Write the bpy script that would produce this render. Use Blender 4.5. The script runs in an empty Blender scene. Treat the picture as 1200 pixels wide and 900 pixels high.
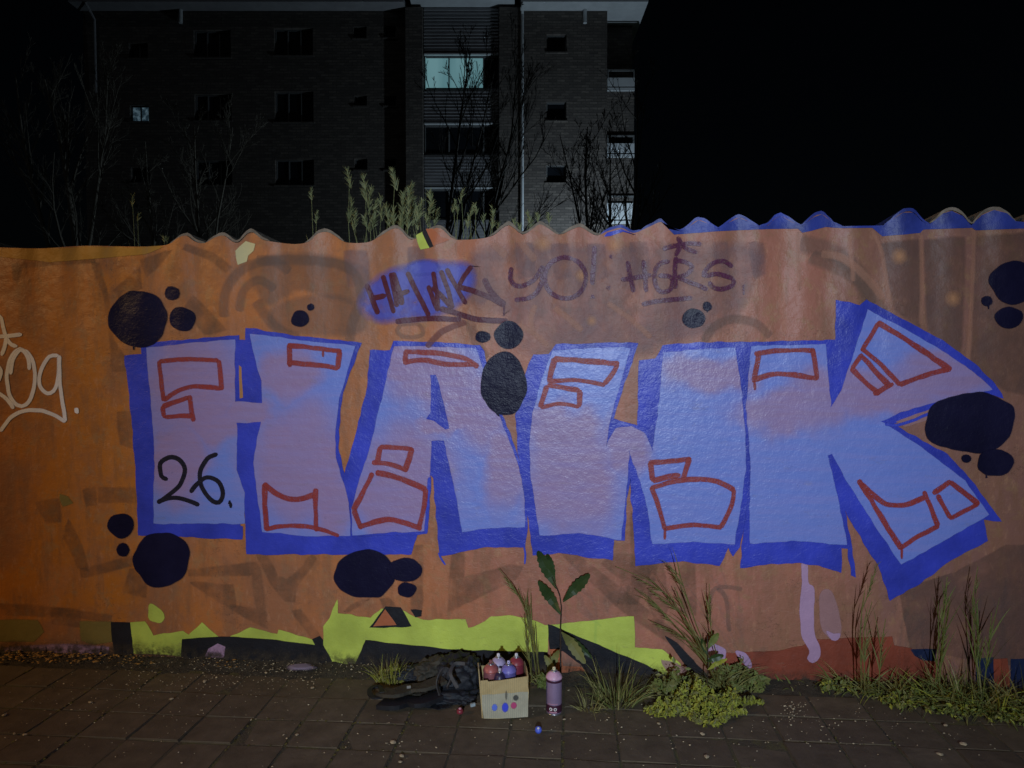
import bpy, bmesh, math, random
from mathutils import Vector, Matrix, noise as mnoise
R = math.radians
random.seed(7)
scene = bpy.context.scene
C = scene.collection
# ------------------------------------------------------------------ camera
FPX = 832.0                      # focal length in pixels of a 1200 px wide frame
CAM = Vector((0.0, -3.2, 1.42))
YAW, PITCH = R(4.8), R(1.75)     # turned a little to the left, tilted a little down
cd = bpy.data.cameras.new('camera'); cam = bpy.data.objects.new('camera', cd); C.objects.link(cam)
cd.sensor_fit = 'HORIZONTAL'; cd.sensor_width = 36; cd.lens = 36 * FPX / 1200
cd.clip_start = .05; cd.clip_end = 3000
cam.location = CAM; cam.rotation_euler = (R(90) - PITCH, 0, YAW)
scene.camera = cam
# ------------------------------------------------------------------ night sky, added moon fill, exposure
w = bpy.data.worlds.new('World'); scene.world = w; w.use_nodes = True
nt = w.node_tree; nt.nodes.clear()
sky = nt.nodes.new('ShaderNodeTexSky'); sky.sky_type = 'NISHITA'; sky.sun_disc = False
sky.sun_elevation = R(35); sky.sun_rotation = R(200)
bg = nt.nodes.new('ShaderNodeBackground'); bg.inputs[1].default_value = 0.00022
wo = nt.nodes.new('ShaderNodeOutputWorld')
nt.links.new(sky.outputs[0], bg.inputs[0]); nt.links.new(bg.outputs[0], wo.inputs[0])
sd = bpy.data.lights.new('moon_fill', 'SUN'); sd.energy = 0.018; sd.angle = R(.5); sd.color = (.85, .92, 1)
moon_fill = bpy.data.objects.new('moon_fill', sd); C.objects.link(moon_fill); moon_fill.rotation_euler = (R(52), 0, R(-20))  # unseen moon, added as a dim fill so the building front shows
vs = scene.view_settings
vs.view_transform = 'Standard'; vs.look = 'None'; vs.exposure = 0; vs.gamma = 1; vs.use_curve_mapping = False
scene.cycles.transparent_max_bounces = 24; scene.cycles.max_bounces = 4; scene.cycles.diffuse_bounces = 2; scene.cycles.glossy_bounces = 2
LED_POWER, SODIUM_POWER, COURT_POWER, WINDOW_GLOW = 2180, 800, 900, .34
# ------------------------------------------------------------------ helpers: photo pixel -> place
RX = Matrix.Rotation(YAW, 3, 'Z') @ Matrix.Rotation(R(90) - PITCH, 3, 'X')
def ray(px, py):
    return (RX @ Vector(((px - 600) / FPX, (450 - py) / FPX, -1))).normalized()
def on_y(px, py, Y=0.0):
    d = ray(px, py); t = (Y - CAM.y) / d.y; return CAM + d * t
def on_z(px, py, Z=0.0):
    d = ray(px, py); t = (Z - CAM.z) / d.z; return CAM + d * t
HEAD = Vector((-math.sin(YAW), math.cos(YAW), 0)); SIDE = Vector((math.cos(YAW), math.sin(YAW), 0))
def at_depth(px, py, D):
    d = ray(px, py); t = D / d.dot(HEAD); return CAM + d * t
def WX(px, py=450): return on_y(px, py).x
# ------------------------------------------------------------------ helpers: objects
def tag(o, label=None, cat=None, group=None, kind=None):
    for k, v in (('label', label), ('category', cat), ('group', group), ('kind', kind)):
        if v: o[k] = v
    return o
def empty(name, loc=(0, 0, 0), rz=0):
    o = bpy.data.objects.new(name, None); C.objects.link(o); o.location = loc; o.rotation_euler = (0, 0, rz)
    o.empty_display_size = .1
    return o
def link(name, me, parent=None, mat=None):
    o = bpy.data.objects.new(name, me); C.objects.link(o)
    if mat is not None and not me.materials: me.materials.append(mat)
    if parent is not None: o.parent = parent
    return o
class MB:
    def __init__(s): s.v = []; s.f = []; s.a = []
    def add(s, vs, fs, al=None):
        b = len(s.v); s.v += [tuple(p) for p in vs]; s.f += [tuple(i + b for i in f) for f in fs]
        s.a += list(al) if al is not None else [1.0] * len(vs)
    def box(s, x0, x1, y0, y1, z0, z1, M=None):
        vs = [Vector((x, y, z)) for z in (z0, z1) for y in (y0, y1) for x in (x0, x1)]
        if M is not None: vs = [M @ v for v in vs]
        s.add(vs, [(0, 2, 3, 1), (4, 5, 7, 6), (0, 1, 5, 4), (2, 6, 7, 3), (0, 4, 6, 2), (1, 3, 7, 5)])
    def tube(s, pts, rads, n=6, cap=True):
        pts = [Vector(p) for p in pts]; rings = []
        for i, p in enumerate(pts):
            t = (pts[min(i + 1, len(pts) - 1)] - pts[max(i - 1, 0)]).normalized()
            u = t.cross(Vector((0, 0, 1)) if abs(t.z) < .9 else Vector((1, 0, 0))).normalized(); q = t.cross(u)
            r = rads[i] if hasattr(rads, '__len__') else rads
            rings.append([p + (u * math.cos(2 * math.pi * k / n) + q * math.sin(2 * math.pi * k / n)) * r for k in range(n)])
        vs = [p for rg in rings for p in rg]; fs = []
        for i in range(len(pts) - 1):
            for k in range(n):
                fs.append((i * n + k, i * n + (k + 1) % n, (i + 1) * n + (k + 1) % n, (i + 1) * n + k))
        if cap: fs += [tuple(range(n)), tuple(range(len(vs) - 1, len(vs) - n - 1, -1))]
        s.add(vs, fs)
    def lathe(s, prof, n=20, M=None):
        vs = []; fs = []
        for r, z in prof:
            for k in range(n):
                a = 2 * math.pi * k / n; vs.append(Vector((r * math.cos(a), r * math.sin(a), z)))
        if M is not None: vs = [M @ v for v in vs]
        for i in range(len(prof) - 1):
            for k in range(n): fs.append((i * n + k, i * n + (k + 1) % n, (i + 1) * n + (k + 1) % n, (i + 1) * n + k))
        fs += [tuple(range(n - 1, -1, -1)), tuple(range((len(prof) - 1) * n, len(prof) * n))]
        s.add(vs, fs)
    def build(s, name, mat, parent=None, smooth=False):
        me = bpy.data.meshes.new(name); me.from_pydata(s.v, [], s.f)
        if any(a != 1.0 for a in s.a):
            at = me.attributes.new('soft', 'FLOAT', 'POINT'); at.data.foreach_set('value', s.a)
        if smooth: me.polygons.foreach_set('use_smooth', [True] * len(me.polygons))
        me.update()
        return link(name, me, parent, mat)
# ------------------------------------------------------------------ helpers: materials
def nodes(name):
    m = bpy.data.materials.new(name); m.use_nodes = True; t = m.node_tree; t.nodes.clear()
    out = t.nodes.new('ShaderNodeOutputMaterial'); b = t.nodes.new('ShaderNodeBsdfPrincipled')
    t.links.new(b.outputs[0], out.inputs[0]); return m, t, b, out
def N(t, typ, **kw):
    n = t.nodes.new(typ)
    for k, v in kw.items(): setattr(n, k, v)
    return n
def noise(t, scale, detail=3, rough=.55, vec=None):
    n = N(t, 'ShaderNodeTexNoise'); n.inputs['Scale'].default_value = scale; n.inputs['Detail'].default_value = detail
    n.inputs['Roughness'].default_value = rough
    if vec is not None: t.links.new(vec, n.inputs['Vector'])
    return n.outputs[0]
def mrange(t, val, a, b, c=0, d=1, smooth=False):
    n = N(t, 'ShaderNodeMapRange');
    if smooth: n.interpolation_type = 'SMOOTHSTEP'
    t.links.new(val, n.inputs[0])
    for i, v in enumerate((a, b, c, d)): n.inputs[1 + i].default_value = v
    return n.outputs[0]
def math2(t, op, a, b=None):
    n = N(t, 'ShaderNodeMath', operation=op)
    for i, v in enumerate((a, b)):
        if v is None: continue
        if hasattr(v, 'links') or hasattr(v, 'is_linked'): t.links.new(v, n.inputs[i])
        else: n.inputs[i].default_value = v
    return n.outputs[0]
def mix(t, fac, a, b):
    n = N(t, 'ShaderNodeMix', data_type='RGBA')
    if hasattr(fac, 'is_linked'): t.links.new(fac, n.inputs[0])
    else: n.inputs[0].default_value = fac
    for i, v in ((6, a), (7, b)):
        if hasattr(v, 'is_linked'): t.links.new(v, n.inputs[i])
        else: n.inputs[i].default_value = (*v, 1)
    return n.outputs[2]
def objvec(t, scale=None):
    tc = N(t, 'ShaderNodeTexCoord').outputs['Object']
    if scale is None: return tc
    m = N(t, 'ShaderNodeMapping'); m.inputs['Scale'].default_value = scale; t.links.new(tc, m.inputs[0]); return m.outputs[0]
def bump(t, b, h, strength, dist):
    n = N(t, 'ShaderNodeBump'); n.inputs['Strength'].default_value = strength; n.inputs['Distance'].default_value = dist
    t.links.new(h, n.inputs['Height']); t.links.new(n.outputs[0], b.inputs['Normal'])
def plaster_relief(t, b, amount=1.0, grain=.10):
    """trowelled render: broad waves, a few ridges and cracks, fine sandy grain"""
    v = objvec(t)
    broad = noise(t, 5, 3, .5, v); mid = noise(t, 26, 4, .6, v); fine = noise(t, 150, 2, .6, v)
    ridge = mrange(t, math2(t, 'ABSOLUTE', math2(t, 'SUBTRACT', noise(t, 7, 4, .6, objvec(t, (1, 1, 1.8))), .5)), 0, .02, 1, 0)
    h = math2(t, 'ADD', math2(t, 'MULTIPLY', broad, 1.2), math2(t, 'MULTIPLY', mid, .55))
    h = math2(t, 'ADD', h, math2(t, 'MULTIPLY', fine, grain))
    h = math2(t, 'ADD', h, math2(t, 'MULTIPLY', ridge, .05))
    sx = N(t, 'ShaderNodeSeparateXYZ'); t.links.new(v, sx.inputs[0])   # mortar flutes running down from the tiles
    wav = math2(t, 'SINE', math2(t, 'MULTIPLY', math2(t, 'ADD', sx.outputs[0], math2(t, 'MULTIPLY', broad, .10)), 31))
    h = math2(t, 'ADD', h, math2(t, 'MULTIPLY', math2(t, 'MULTIPLY', wav, mrange(t, sx.outputs[2], 1.38, 1.98)), 1.35))
    bump(t, b, h, .34 * amount, .016)
def soft_alpha(t, b, out, alpha, wear=None, gain=1.35):
    """sprayed film that thins out towards its edge"""
    a = N(t, 'ShaderNodeAttribute', attribute_name='soft').outputs['Fac']
    v = objvec(t)
    a = math2(t, 'ADD', math2(t, 'MULTIPLY', a, gain), math2(t, 'MULTIPLY', math2(t, 'SUBTRACT', noise(t, 330, 2, .6, v), .5), .5))
    a = mrange(t, a, .15, .95, 0, alpha)
    if wear:
        sc, lo, hi = wear
        a = math2(t, 'MULTIPLY', a, mrange(t, noise(t, sc, 3, .7, v), lo, hi, 0, 1))
    tr = N(t, 'ShaderNodeBsdfTransparent'); mx = N(t, 'ShaderNodeMixShader')
    t.links.new(a, mx.inputs[0]); t.links.new(tr.outputs[0], mx.inputs[1]); t.links.new(b.outputs[0], mx.inputs[2])
    t.links.new(mx.outputs[0], out.inputs[0])
def paint(name, col, rough=.5, alpha=None, var=.12, wear=None, spec=.35, dirt=0, grain=.12, gain=1.35):
    m, t, b, out = nodes(name); v = objvec(t)
    n1 = noise(t, 4.5, 4, .6, v)
    c = mix(t, mrange(t, n1, .3, .7), tuple(x * (1 - var) for x in col), tuple(min(1, x * (1 + var)) for x in col))
    if dirt:
        d = mrange(t, noise(t, 9, 4, .65, objvec(t, (1, 1, 2.2))), .62, .74, 0, dirt)
        c = mix(t, d, c, (.20, .13, .09))
    t.links.new(c, b.inputs['Base Color']); b.inputs['Roughness'].default_value = rough
    b.inputs['Specular IOR Level'].default_value = spec
    plaster_relief(t, b, 1.0, grain)
    if alpha is not None: soft_alpha(t, b, out, alpha, wear, gain)
    return m
def plain(name, col, rough=.7, var=.15, scale=30, metallic=0, spec=.4, bmp=0, bscale=80):
    m, t, b, out = nodes(name); v = objvec(t)
    c = mix(t, mrange(t, noise(t, scale, 4, .6, v), .3, .7), tuple(x * (1 - var) for x in col), tuple(min(1, x * (1 + var)) for x in col))
    t.links.new(c, b.inputs['Base Color']); b.inputs['Roughness'].default_value = rough
    b.inputs['Metallic'].default_value = metallic; b.inputs['Specular IOR Level'].default_value = spec
    if bmp: bump(t, b, noise(t, bscale, 4, .6, v), bmp, .01)
    return m
# ================================================================== GROUND
SLAB_W, SLAB_D = .205, .190
m_joint, t, b, o_ = nodes('mossy_joint'); v = objvec(t)
t.links.new(mix(t, mrange(t, noise(t, 14, 4, .6, v), .45, .62), (.075, .060, .040), (.105, .095, .035)), b.inputs['Base Color'])
b.inputs['Roughness'].default_value = .95; bump(t, b, noise(t, 160, 3, .6, v), .6, .01)
m_asphalt = plain('asphalt', (.05, .05, .05), .9, .25, 60, bmp=.5, bscale=300)
m_earth = plain('bank_earth', (.045, .05, .03), .95, .4, 3, bmp=.5, bscale=20)
def slab_mat(i):
    m, t, b, o_ = nodes('paving_concrete'); v = objvec(t)
    oi = N(t, 'ShaderNodeObjectInfo').outputs['Random']
    off = N(t, 'ShaderNodeVectorMath', operation='ADD'); cmb = N(t, 'ShaderNodeCombineXYZ')
    t.links.new(math2(t, 'MULTIPLY', oi, 37), cmb.inputs[0]); t.links.new(v, off.inputs[0]); t.links.new(cmb.outputs[0], off.inputs[1])
    vv = off.outputs[0]
    c = mix(t, mrange(t, noise(t, 11, 5, .6, vv), .3, .7), (.085, .066, .043), (.155, .122, .082))
    c = mix(t, mrange(t, oi, 0, 1, 0, .45), c, (.075, .056, .038))
    c = mix(t, mrange(t, noise(t, 95, 3, .7, vv), .63, .70, 0, .6), c, (.17, .15, .12))
    t.links.new(c, b.inputs['Base Color']); b.inputs['Roughness'].default_value = .72
    b.inputs['Specular IOR Level'].default_value = .35
    h = math2(t, 'ADD', noise(t, 22, 4, .6, vv), math2(t, 'MULTIPLY', noise(t, 260, 3, .7, vv), .35))
    bump(t, b, h, .45, .008)
    return m
m_slab = slab_mat(0)
mb = MB(); mb.add([(-400, -400, -.03), (400, -400, -.03), (400, .15, -.03), (-400, .15, -.03)], [(0, 1, 2, 3)])
tag(mb.build('ground', m_asphalt), 'dark asphalt lying in front of the graffiti wall', 'ground', kind='structure')
mb = MB(); mb.box(-4.6, 4.6, -1.66, -.005, -.12, -.0035)
pavement = tag(mb.build('pavement', m_joint), 'dark concrete paving along the foot of the wall', 'pavement', kind='structure')
slab_meshes = []
for k in range(6):
    bm = bmesh.new()
    bmesh.ops.create_cube(bm, size=1)
    g = .0018 + .0022 * random.random()
    for vtx in bm.verts:
        vtx.co = Vector((vtx.co.x * (SLAB_W - 2 * g) + random.uniform(-.0025, .0025), vtx.co.y * (SLAB_D - 2 * g) + random.uniform(-.0025, .0025), vtx.co.z * .05 - .025))
    bmesh.ops.bevel(bm, geom=[e for e in bm.edges if all(q.co.z > -.01 for q in e.verts)], offset=.0035, segments=2, affect='EDGES')
    me = bpy.data.meshes.new('paving_slab'); bm.to_mesh(me); bm.free(); me.materials.append(m_slab); slab_meshes.append(me)
x_joint = on_z(660, 850).x
for j in range(8):
    for i in range(-18, 18):
        x = x_joint + (i + .5) * SLAB_W; y = -.125 - (j + .5) * SLAB_D
        o = link('paving_slab', random.choice(slab_meshes), pavement)
        o.location = (x + random.uniform(-.002, .002), y, random.uniform(-.003, .002))
        o.rotation_euler = (random.uniform(-.018, .018), random.uniform(-.018, .018), random.uniform(-.016, .016) + (math.pi if random.random() < .5 else 0))
m_dirt, t, b, o_ = nodes('wall_foot_dirt'); v = objvec(t)
t.links.new(mix(t, mrange(t, noise(t, 30, 5, .7, v), .35, .65), (.04, .032, .022), (.085, .07, .048)), b.inputs['Base Color'])
b.inputs['Roughness'].default_value = 1; bump(t, b, noise(t, 120, 4, .7, v), 1, .012)
bm = bmesh.new(); nx = 300; ny = 7; grid = []
for j in range(ny):
    row = []
    for i in range(nx):
        x = -4.4 + 8.8 * i / (nx - 1); y = .0 - .15 * j / (ny - 1)
        z = .018 * (1 - j / (ny - 1)) ** 1.2 + .014 * mnoise.noise((x * 14, y * 14, 0)) * (1 - j / (ny - 1) * .6) - .004
        row.append(bm.verts.new((x, y + .012 * mnoise.noise((x * 9, 3, 0)) * j / ny, z)))
    grid.append(row)
for j in range(ny - 1):
    for i in range(nx - 1): bm.faces.new((grid[j][i], grid[j + 1][i], grid[j + 1][i + 1], grid[j][i + 1]))
me = bpy.data.meshes.new('wall_foot_soil'); bm.to_mesh(me); bm.free()
tag(link('wall_foot_soil', me, None, m_dirt), 'strip of dark soil and grit between paving and wall', 'soil', kind='structure')
bm = bmesh.new()
for y0, y1, z0, z1 in ((.19, 3, 1.72, 1.72), (3, 400, 1.72, 1.72)):
    bm.faces.new([bm.verts.new(p) for p in ((-400, y0, z0), (400, y0, z0), (400, y1, z1), (-400, y1, z1))])
me = bpy.data.meshes.new('raised_ground'); bm.to_mesh(me); bm.free()
tag(link('raised_ground', me, None, m_earth), 'raised dark ground behind the wall', 'ground', kind='structure')
# ================================================================== WALL
m_wall, t, b, o_ = nodes('painted_render'); v = objvec(t)
sep = N(t, 'ShaderNodeSeparateXYZ'); t.links.new(v, sep.inputs[0])
xw = math2(t, 'ADD', sep.outputs[0], math2(t, 'MULTIPLY', math2(t, 'SUBTRACT', noise(t, 2.2, 3, .6, v), .5), .5))
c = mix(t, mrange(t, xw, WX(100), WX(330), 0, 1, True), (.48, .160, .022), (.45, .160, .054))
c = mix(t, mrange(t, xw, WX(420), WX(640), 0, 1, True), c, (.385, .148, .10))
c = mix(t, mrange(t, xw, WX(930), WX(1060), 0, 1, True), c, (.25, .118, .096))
c = mix(t, mrange(t, noise(t, 3.1, 4, .6, v), .5, .72, 0, .38), c, (.30, .135, .085))
c = mix(t, mrange(t, noise(t, 6, 4, .6, objvec(t, (1.5, 1, .35))), .5, .75, 0, .35), c, (.56, .24, .12))
c = mix(t, mrange(t, noise(t, 60, 4, .7, v), .64, .74, 0, .35), c, (.20, .10, .06))
low = mrange(t, math2(t, 'ADD', sep.outputs[2], math2(t, 'MULTIPLY', math2(t, 'SUBTRACT', noise(t, 7, 4, .6, v), .5), .16)), .02, .12, .75, 0)
c = mix(t, low, c, (.13, .095, .07))
c = mix(t, mrange(t, noise(t, 14, 5, .7, objvec(t, (1, 1, .22))), .50, .62, 0, .45), c, (.22, .105, .05))
c = mix(t, mrange(t, noise(t, 11, 5, .7, v), .53, .62, 0, .40), c, (.33, .20, .09))
c = mix(t, mrange(t, noise(t, 1.9, 6, .68, v), .46, .58, 0, .55), c, (.25, .118, .072))
c = mix(t, mrange(t, noise(t, 24, 5, .75, v), .53, .64, 0, .26), c, (.22, .11, .06))
c = mix(t, mrange(t, noise(t, 34, 4, .7, objvec(t, (1, 1, .5))), .56, .66, 0, .20), c, (.62, .33, .19))
crack = mrange(t, math2(t, 'ABSOLUTE', math2(t, 'SUBTRACT', noise(t, 2.6, 6, .65, objvec(t, (1, 1, 1.6))), .5)), 0, .0035, 1, 0)
crack = math2(t, 'MULTIPLY', crack, mrange(t, noise(t, 1.7, 2, .5, v), .52, .6))
c = mix(t, math2(t, 'MULTIPLY', crack, .6), c, (.07, .04, .025))
c = mix(t, mrange(t, noise(t, 120, 2, .6, v), .70, .76, 0, .5), c, (.10, .05, .03))
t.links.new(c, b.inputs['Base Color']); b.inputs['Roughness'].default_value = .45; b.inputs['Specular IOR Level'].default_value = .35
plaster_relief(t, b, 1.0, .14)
PROFILE = [(0, 290), (50, 291), (100, 288), (160, 289), (195, 287), (208, 279), (218, 276), (228, 283), (240, 285), (250, 279), (262, 276),
  (272, 283), (280, 284), (290, 274), (298, 273), (306, 280), (318, 283), (345, 286), (362, 283), (372, 274), (384, 272), (395, 278),
  (405, 284), (430, 284), (445, 277), (458, 269), (467, 268), (475, 276), (482, 281), (492, 277), (500, 272), (512, 267), (520, 270),
  (528, 278), (535, 281), (560, 280), (578, 276), (588, 268), (596, 264), (603, 268), (612, 275), (622, 270), (632, 263), (640, 266),
  (655, 275), (668, 270), (680, 266), (692, 273), (700, 276), (712, 271), (728, 267), (742, 273), (758, 267), (775, 260), (783, 268),
  (798, 271), (808, 265), (818, 258), (830, 262), (842, 268), (855, 260), (866, 255), (878, 260), (888, 265), (900, 264), (908, 256),
  (915, 253), (930, 261), (940, 265), (952, 255), (963, 251), (975, 260), (985, 265), (1035, 264), (1045, 258), (1058, 249), (1070, 249),
  (1080, 259), (1090, 262), (1105, 250), (1115, 247), (1128, 253), (1138, 264), (1150, 252), (1165, 246), (1180, 250), (1190, 259), (1200, 260)]
def catmull(pts, step, closed=False):
    out = []; n = len(pts)
    for i in range(n if closed else n - 1):
        g = (lambda k: pts[k % n]) if closed else (lambda k: pts[max(0, min(n - 1, k))])
        p0, p1, p2, p3 = g(i - 1), g(i), g(i + 1), g(i + 2)
        L = math.hypot(p2[0] - p1[0], p2[1] - p1[1]); k = max(1, int(L / step))
        for q in range(k):
            s = q / k
            out.append(tuple(.5 * (2 * p1[a] + (p2[a] - p0[a]) * s + (2 * p0[a] - 5 * p1[a] + 4 * p2[a] - p3[a]) * s * s + (3 * p1[a] - p0[a] - 3 * p2[a] + p3[a]) * s ** 3) for a in (0, 1)))
    if not closed: out.append(tuple(pts[-1]))
    return out
top = [(on_y(*p).x, on_y(*p).z) for p in catmull(PROFILE, 4)]
xl, xr = top[0][0], top[-1][0]
per = .205
left = []; x = xl - .03
while x > -6.5: left.append((x, top[0][1] + .012 + .02 * abs(math.sin((xl - x) * math.pi / per)) ** 1.5)); x -= .025
right = []; x = xr + .02
while x < 6.5: right.append((x, top[-1][1] + .052 * abs(math.sin((x - xr) * math.pi / per)) ** 1.2)); x += .02
TOP = left[::-1] + top + right
vs_, fs_ = [], []
n = len(TOP); TH = .2
bm = bmesh.new()
fb = [bm.verts.new((x, 0, -.1)) for x, z in TOP]; ft = [bm.verts.new((x, 0, z)) for x, z in TOP]
bb = [bm.verts.new((x, TH, -.1)) for x, z in TOP]; bt = [bm.verts.new((x, TH, z - .01)) for x, z in TOP]
for i in range(n - 1):
    bm.faces.new((fb[i], fb[i + 1], ft[i + 1], ft[i])); bm.faces.new((bb[i + 1], bb[i], bt[i], bt[i + 1])); bm.faces.new((ft[i], ft[i + 1], bt[i + 1], bt[i]))
bm.faces.new((fb[0], ft[0], bt[0], bb[0])); bm.faces.new((fb[-1], bb[-1], bt[-1], ft[-1]))
me = bpy.data.meshes.new('graffiti_wall'); bm.to_mesh(me); bm.free()
wall = tag(link('graffiti_wall', me, None, m_wall), 'rendered wall with wavy tiled top covered in blue and orange graffiti', 'wall')
# coping tiles: one barrel tile over every bump of the top
m_tile = plain('weathered_tile', (.20, .165, .13), .85, .35, 25, bmp=.5, bscale=90)
m_tileb = paint('blue_painted_tile', (.035, .055, .30), .45, var=.5)
peaks = []
for i in range(2, n - 2):
    if TOP[i][1] >= TOP[i - 1][1] and TOP[i][1] > TOP[i + 1][1] and TOP[i][1] > max(TOP[max(0, i - 5)][1], TOP[min(n - 1, i + 5)][1]) + .006:
        if not peaks or TOP[i][0] - TOP[peaks[-1]][0] > .09: peaks.append(i)
def z_top(x):
    for i in range(n - 1):
        if TOP[i][0] <= x <= TOP[i + 1][0]:
            s = (x - TOP[i][0]) / (TOP[i + 1][0] - TOP[i][0] + 1e-9); return TOP[i][1] * (1 - s) + TOP[i + 1][1] * s
    return TOP[0][1]
for i in peaks:
    px_, pz = TOP[i]
    if abs(px_) > 5.5: continue
    mb = MB(); sec = []
    for q in range(15):
        u = -1 + 2 * q / 14; x = px_ + .092 * u
        th = .013 * math.sqrt(max(0, 1 - u * u)) * (1 + .35 * mnoise.noise((x * 40, i * .7, 0))) + .0015
        sec.append((x, max(z_top(x), pz - .058), th))
    vs_, fs_ = [], []
    y0 = random.uniform(-.006, .012); sk = random.uniform(-.012, .012); m_ = len(sec)
    for yy, up, dz in ((y0, 0, .001), (y0, 1, .001), (.30, 1, -.012), (.30, 0, -.016)):
        for x, z, th in sec: vs_.append((x + (sk if yy > .2 else 0), yy, z + dz + th * up))
    for a in range(3):
        for q in range(m_ - 1): fs_.append((a * m_ + q, a * m_ + q + 1, (a + 1) * m_ + q + 1, (a + 1) * m_ + q))
    mb.add(vs_, fs_)
    mb.build('coping_tile', m_tileb if px_ > WX(705, 270) and px_ < WX(1080, 260) else m_tile, wall)
# ------------------------------------------------------------------ paint films on the wall
LAY = [0.0]
def wob(pts, amt, seed):
    return [(x + amt * mnoise.noise((x * .09, y * .09, seed)), y + amt * mnoise.noise((x * .09, y * .09, seed + 9))) for x, y in pts]
def resample(pts, step=6):
    out = []
    for i in range(len(pts)):
        a, b_ = pts[i], pts[(i + 1) % len(pts)]; L = math.hypot(b_[0] - a[0], b_[1] - a[1]); k = max(1, int(L / step))
        out += [(a[0] + (b_[0] - a[0]) * q / k, a[1] + (b_[1] - a[1]) * q / k) for q in range(k)]
    return out
def film(name, pts, mat, parent=None, soft=0, smooth=False, wobble=.9, step=6, mb=None):
    pts = catmull(pts, min(step, 2.5), True) if smooth else resample(pts, step)
    pts = wob(pts, wobble, len(pts) * .37)
    if not soft and any(q.type == 'ATTRIBUTE' for q in mat.node_tree.nodes): soft = .9
    LAY[0] += 1.2e-5; y = -LAY[0]
    own = mb is None; mb = mb or MB()
    W = [on_y(px, py) for px, py in pts]; vs = [(p.x, y, max(p.z, -.01)) for p in W]; n = len(vs)
    area = sum(pts[i][0] * pts[(i + 1) % n][1] - pts[(i + 1) % n][0] * pts[i][1] for i in range(n))
    if soft:
        outer = []
        for i in range(n):
            a, c2 = pts[i - 2], pts[(i + 2) % n]; dx, dy = c2[0] - a[0], c2[1] - a[1]; L = math.hypot(dx, dy) + 1e-6
            sgn = 1 if area > 0 else -1
            q = on_y(pts[i][0] + sgn * dy / L * soft, pts[i][1] - sgn * dx / L * soft); outer.append((q.x, y, max(q.z, -.01)))
        face = tuple(range(n)) if area < 0 else tuple(range(n - 1, -1, -1))
        ring = [(i, (i + 1) % n, n + (i + 1) % n, n + i) for i in range(n)]
        mb.add(vs + outer, [face] + ring, [1.0] * n + [0.0] * n)
    else:
        mb.add(vs, [tuple(range(n)) if area < 0 else tuple(range(n - 1, -1, -1))])
    if own: return mb.build(name, mat, parent or wall)
def stroke(mb, pts, width, soft=1.0, smooth=True, step=3, taper=.85, var=.12):
    pts = catmull(pts, step) if smooth and len(pts) > 2 else resample(pts + pts[::-1], step)[:max(3, int(math.hypot(pts[1][0] - pts[0][0], pts[1][1] - pts[0][1]) / step) + 1)] if len(pts) == 2 else catmull(pts, step)
    pts = wob(pts, .7, width + pts[0][0] * .01)
    LAY[0] += 3.5e-5; base = LAY[0]; n = len(pts); vs = []; al = []
    for i, (x, y) in enumerate(pts):
        a, c2 = pts[max(0, i - 1)], pts[min(n - 1, i + 1)]; dx, dy = c2[0] - a[0], c2[1] - a[1]; L = math.hypot(dx, dy) + 1e-6
        nx_, ny_ = -dy / L, dx / L
        d = min(i, n - 1 - i) * step
        h = width / 2 * (1 + var * mnoise.noise((x * .05, y * .05, width)))
        if d < h * taper: h *= math.sqrt(max(.12, 1 - (1 - d / (h * taper)) ** 2))
        for s_, a_ in ((-h - soft, 0.), (-h + soft * .3, 1.), (h - soft * .3, 1.), (h + soft, 0.)):
            p = on_y(x + nx_ * s_, y + ny_ * s_); vs.append((p.x, -(base + i * 4e-7), p.z)); al.append(a_)
    fs = [(i * 4 + k, i * 4 + k + 1, (i + 1) * 4 + k + 1, (i + 1) * 4 + k) for i in range(n - 1) for k in range(3)]
    mb.add(vs, fs, al)
def crop(ox, oy, s):
    return lambda *pts: [(ox + x / s, oy + y / s) for x, y in pts]
def ell(cx, cy, rx, ry, n=26, seed=0, irr=.05, rot=0):
    out = []
    for k in range(n):
        a = 2 * math.pi * k / n; r = 1 + irr * mnoise.noise((math.cos(a) * 1.3, math.sin(a) * 1.3, seed))
        x, y = rx * r * math.cos(a), ry * r * math.sin(a)
        out.append((cx + x * math.cos(rot) - y * math.sin(rot), cy + x * math.sin(rot) + y * math.cos(rot)))
    return out
c1 = crop(140, 370, 3); c2 = crop(400, 380, 3.103); c3 = crop(600, 380, 3); c4 = crop(850, 340, 2.431)
c5 = crop(0, 640, 3); c6 = crop(380, 640, 2.857); c7 = crop(800, 640, 3); c8 = crop(400, 260, 2.4)
r1 = crop(0, 240, 4); r2 = crop(300, 240, 4); r3 = crop(600, 240, 4); r4 = crop(900, 240, 4); g6 = crop(380, 180, 4.2857); wt = crop(0, 340, 5)
m_green = paint('lime_paint', (.46, .55, .085), .55, dirt=.6, alpha=1.0, var=.2)
m_black = paint('black_paint', (.014, .014, .018), .55, var=.4, alpha=1.0, spec=.2)
m_navy = paint('navy_paint', (.010, .018, .06), .45, var=.3)
m_dot = paint('dark_gloss_paint', (.010, .009, .030), .33, alpha=1.0, var=.3, spec=.11, grain=.20)
m_ghost = paint('faded_grey_ghost', (.18, .098, .06), .55, alpha=.48, wear=(8, .28, .70), gain=1.2)
m_ghost2 = paint('faint_grey_ghost', (.19, .125, .10), .55, alpha=.30)
m_haze = paint('thin_overspray', (.25, .145, .155), .5, alpha=.62, wear=(5.5, .28, .70))
m_peach = paint('peach_overspray', (.55, .27, .18), .5, alpha=.40)
m_glow = paint('orange_spray_dot', (.75, .36, .16), .5, alpha=.55, gain=.85)
m_redbrown = paint('red_brown_paint', (.23, .05, .026), .5, var=.3, dirt=.4, alpha=1.0)
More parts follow.
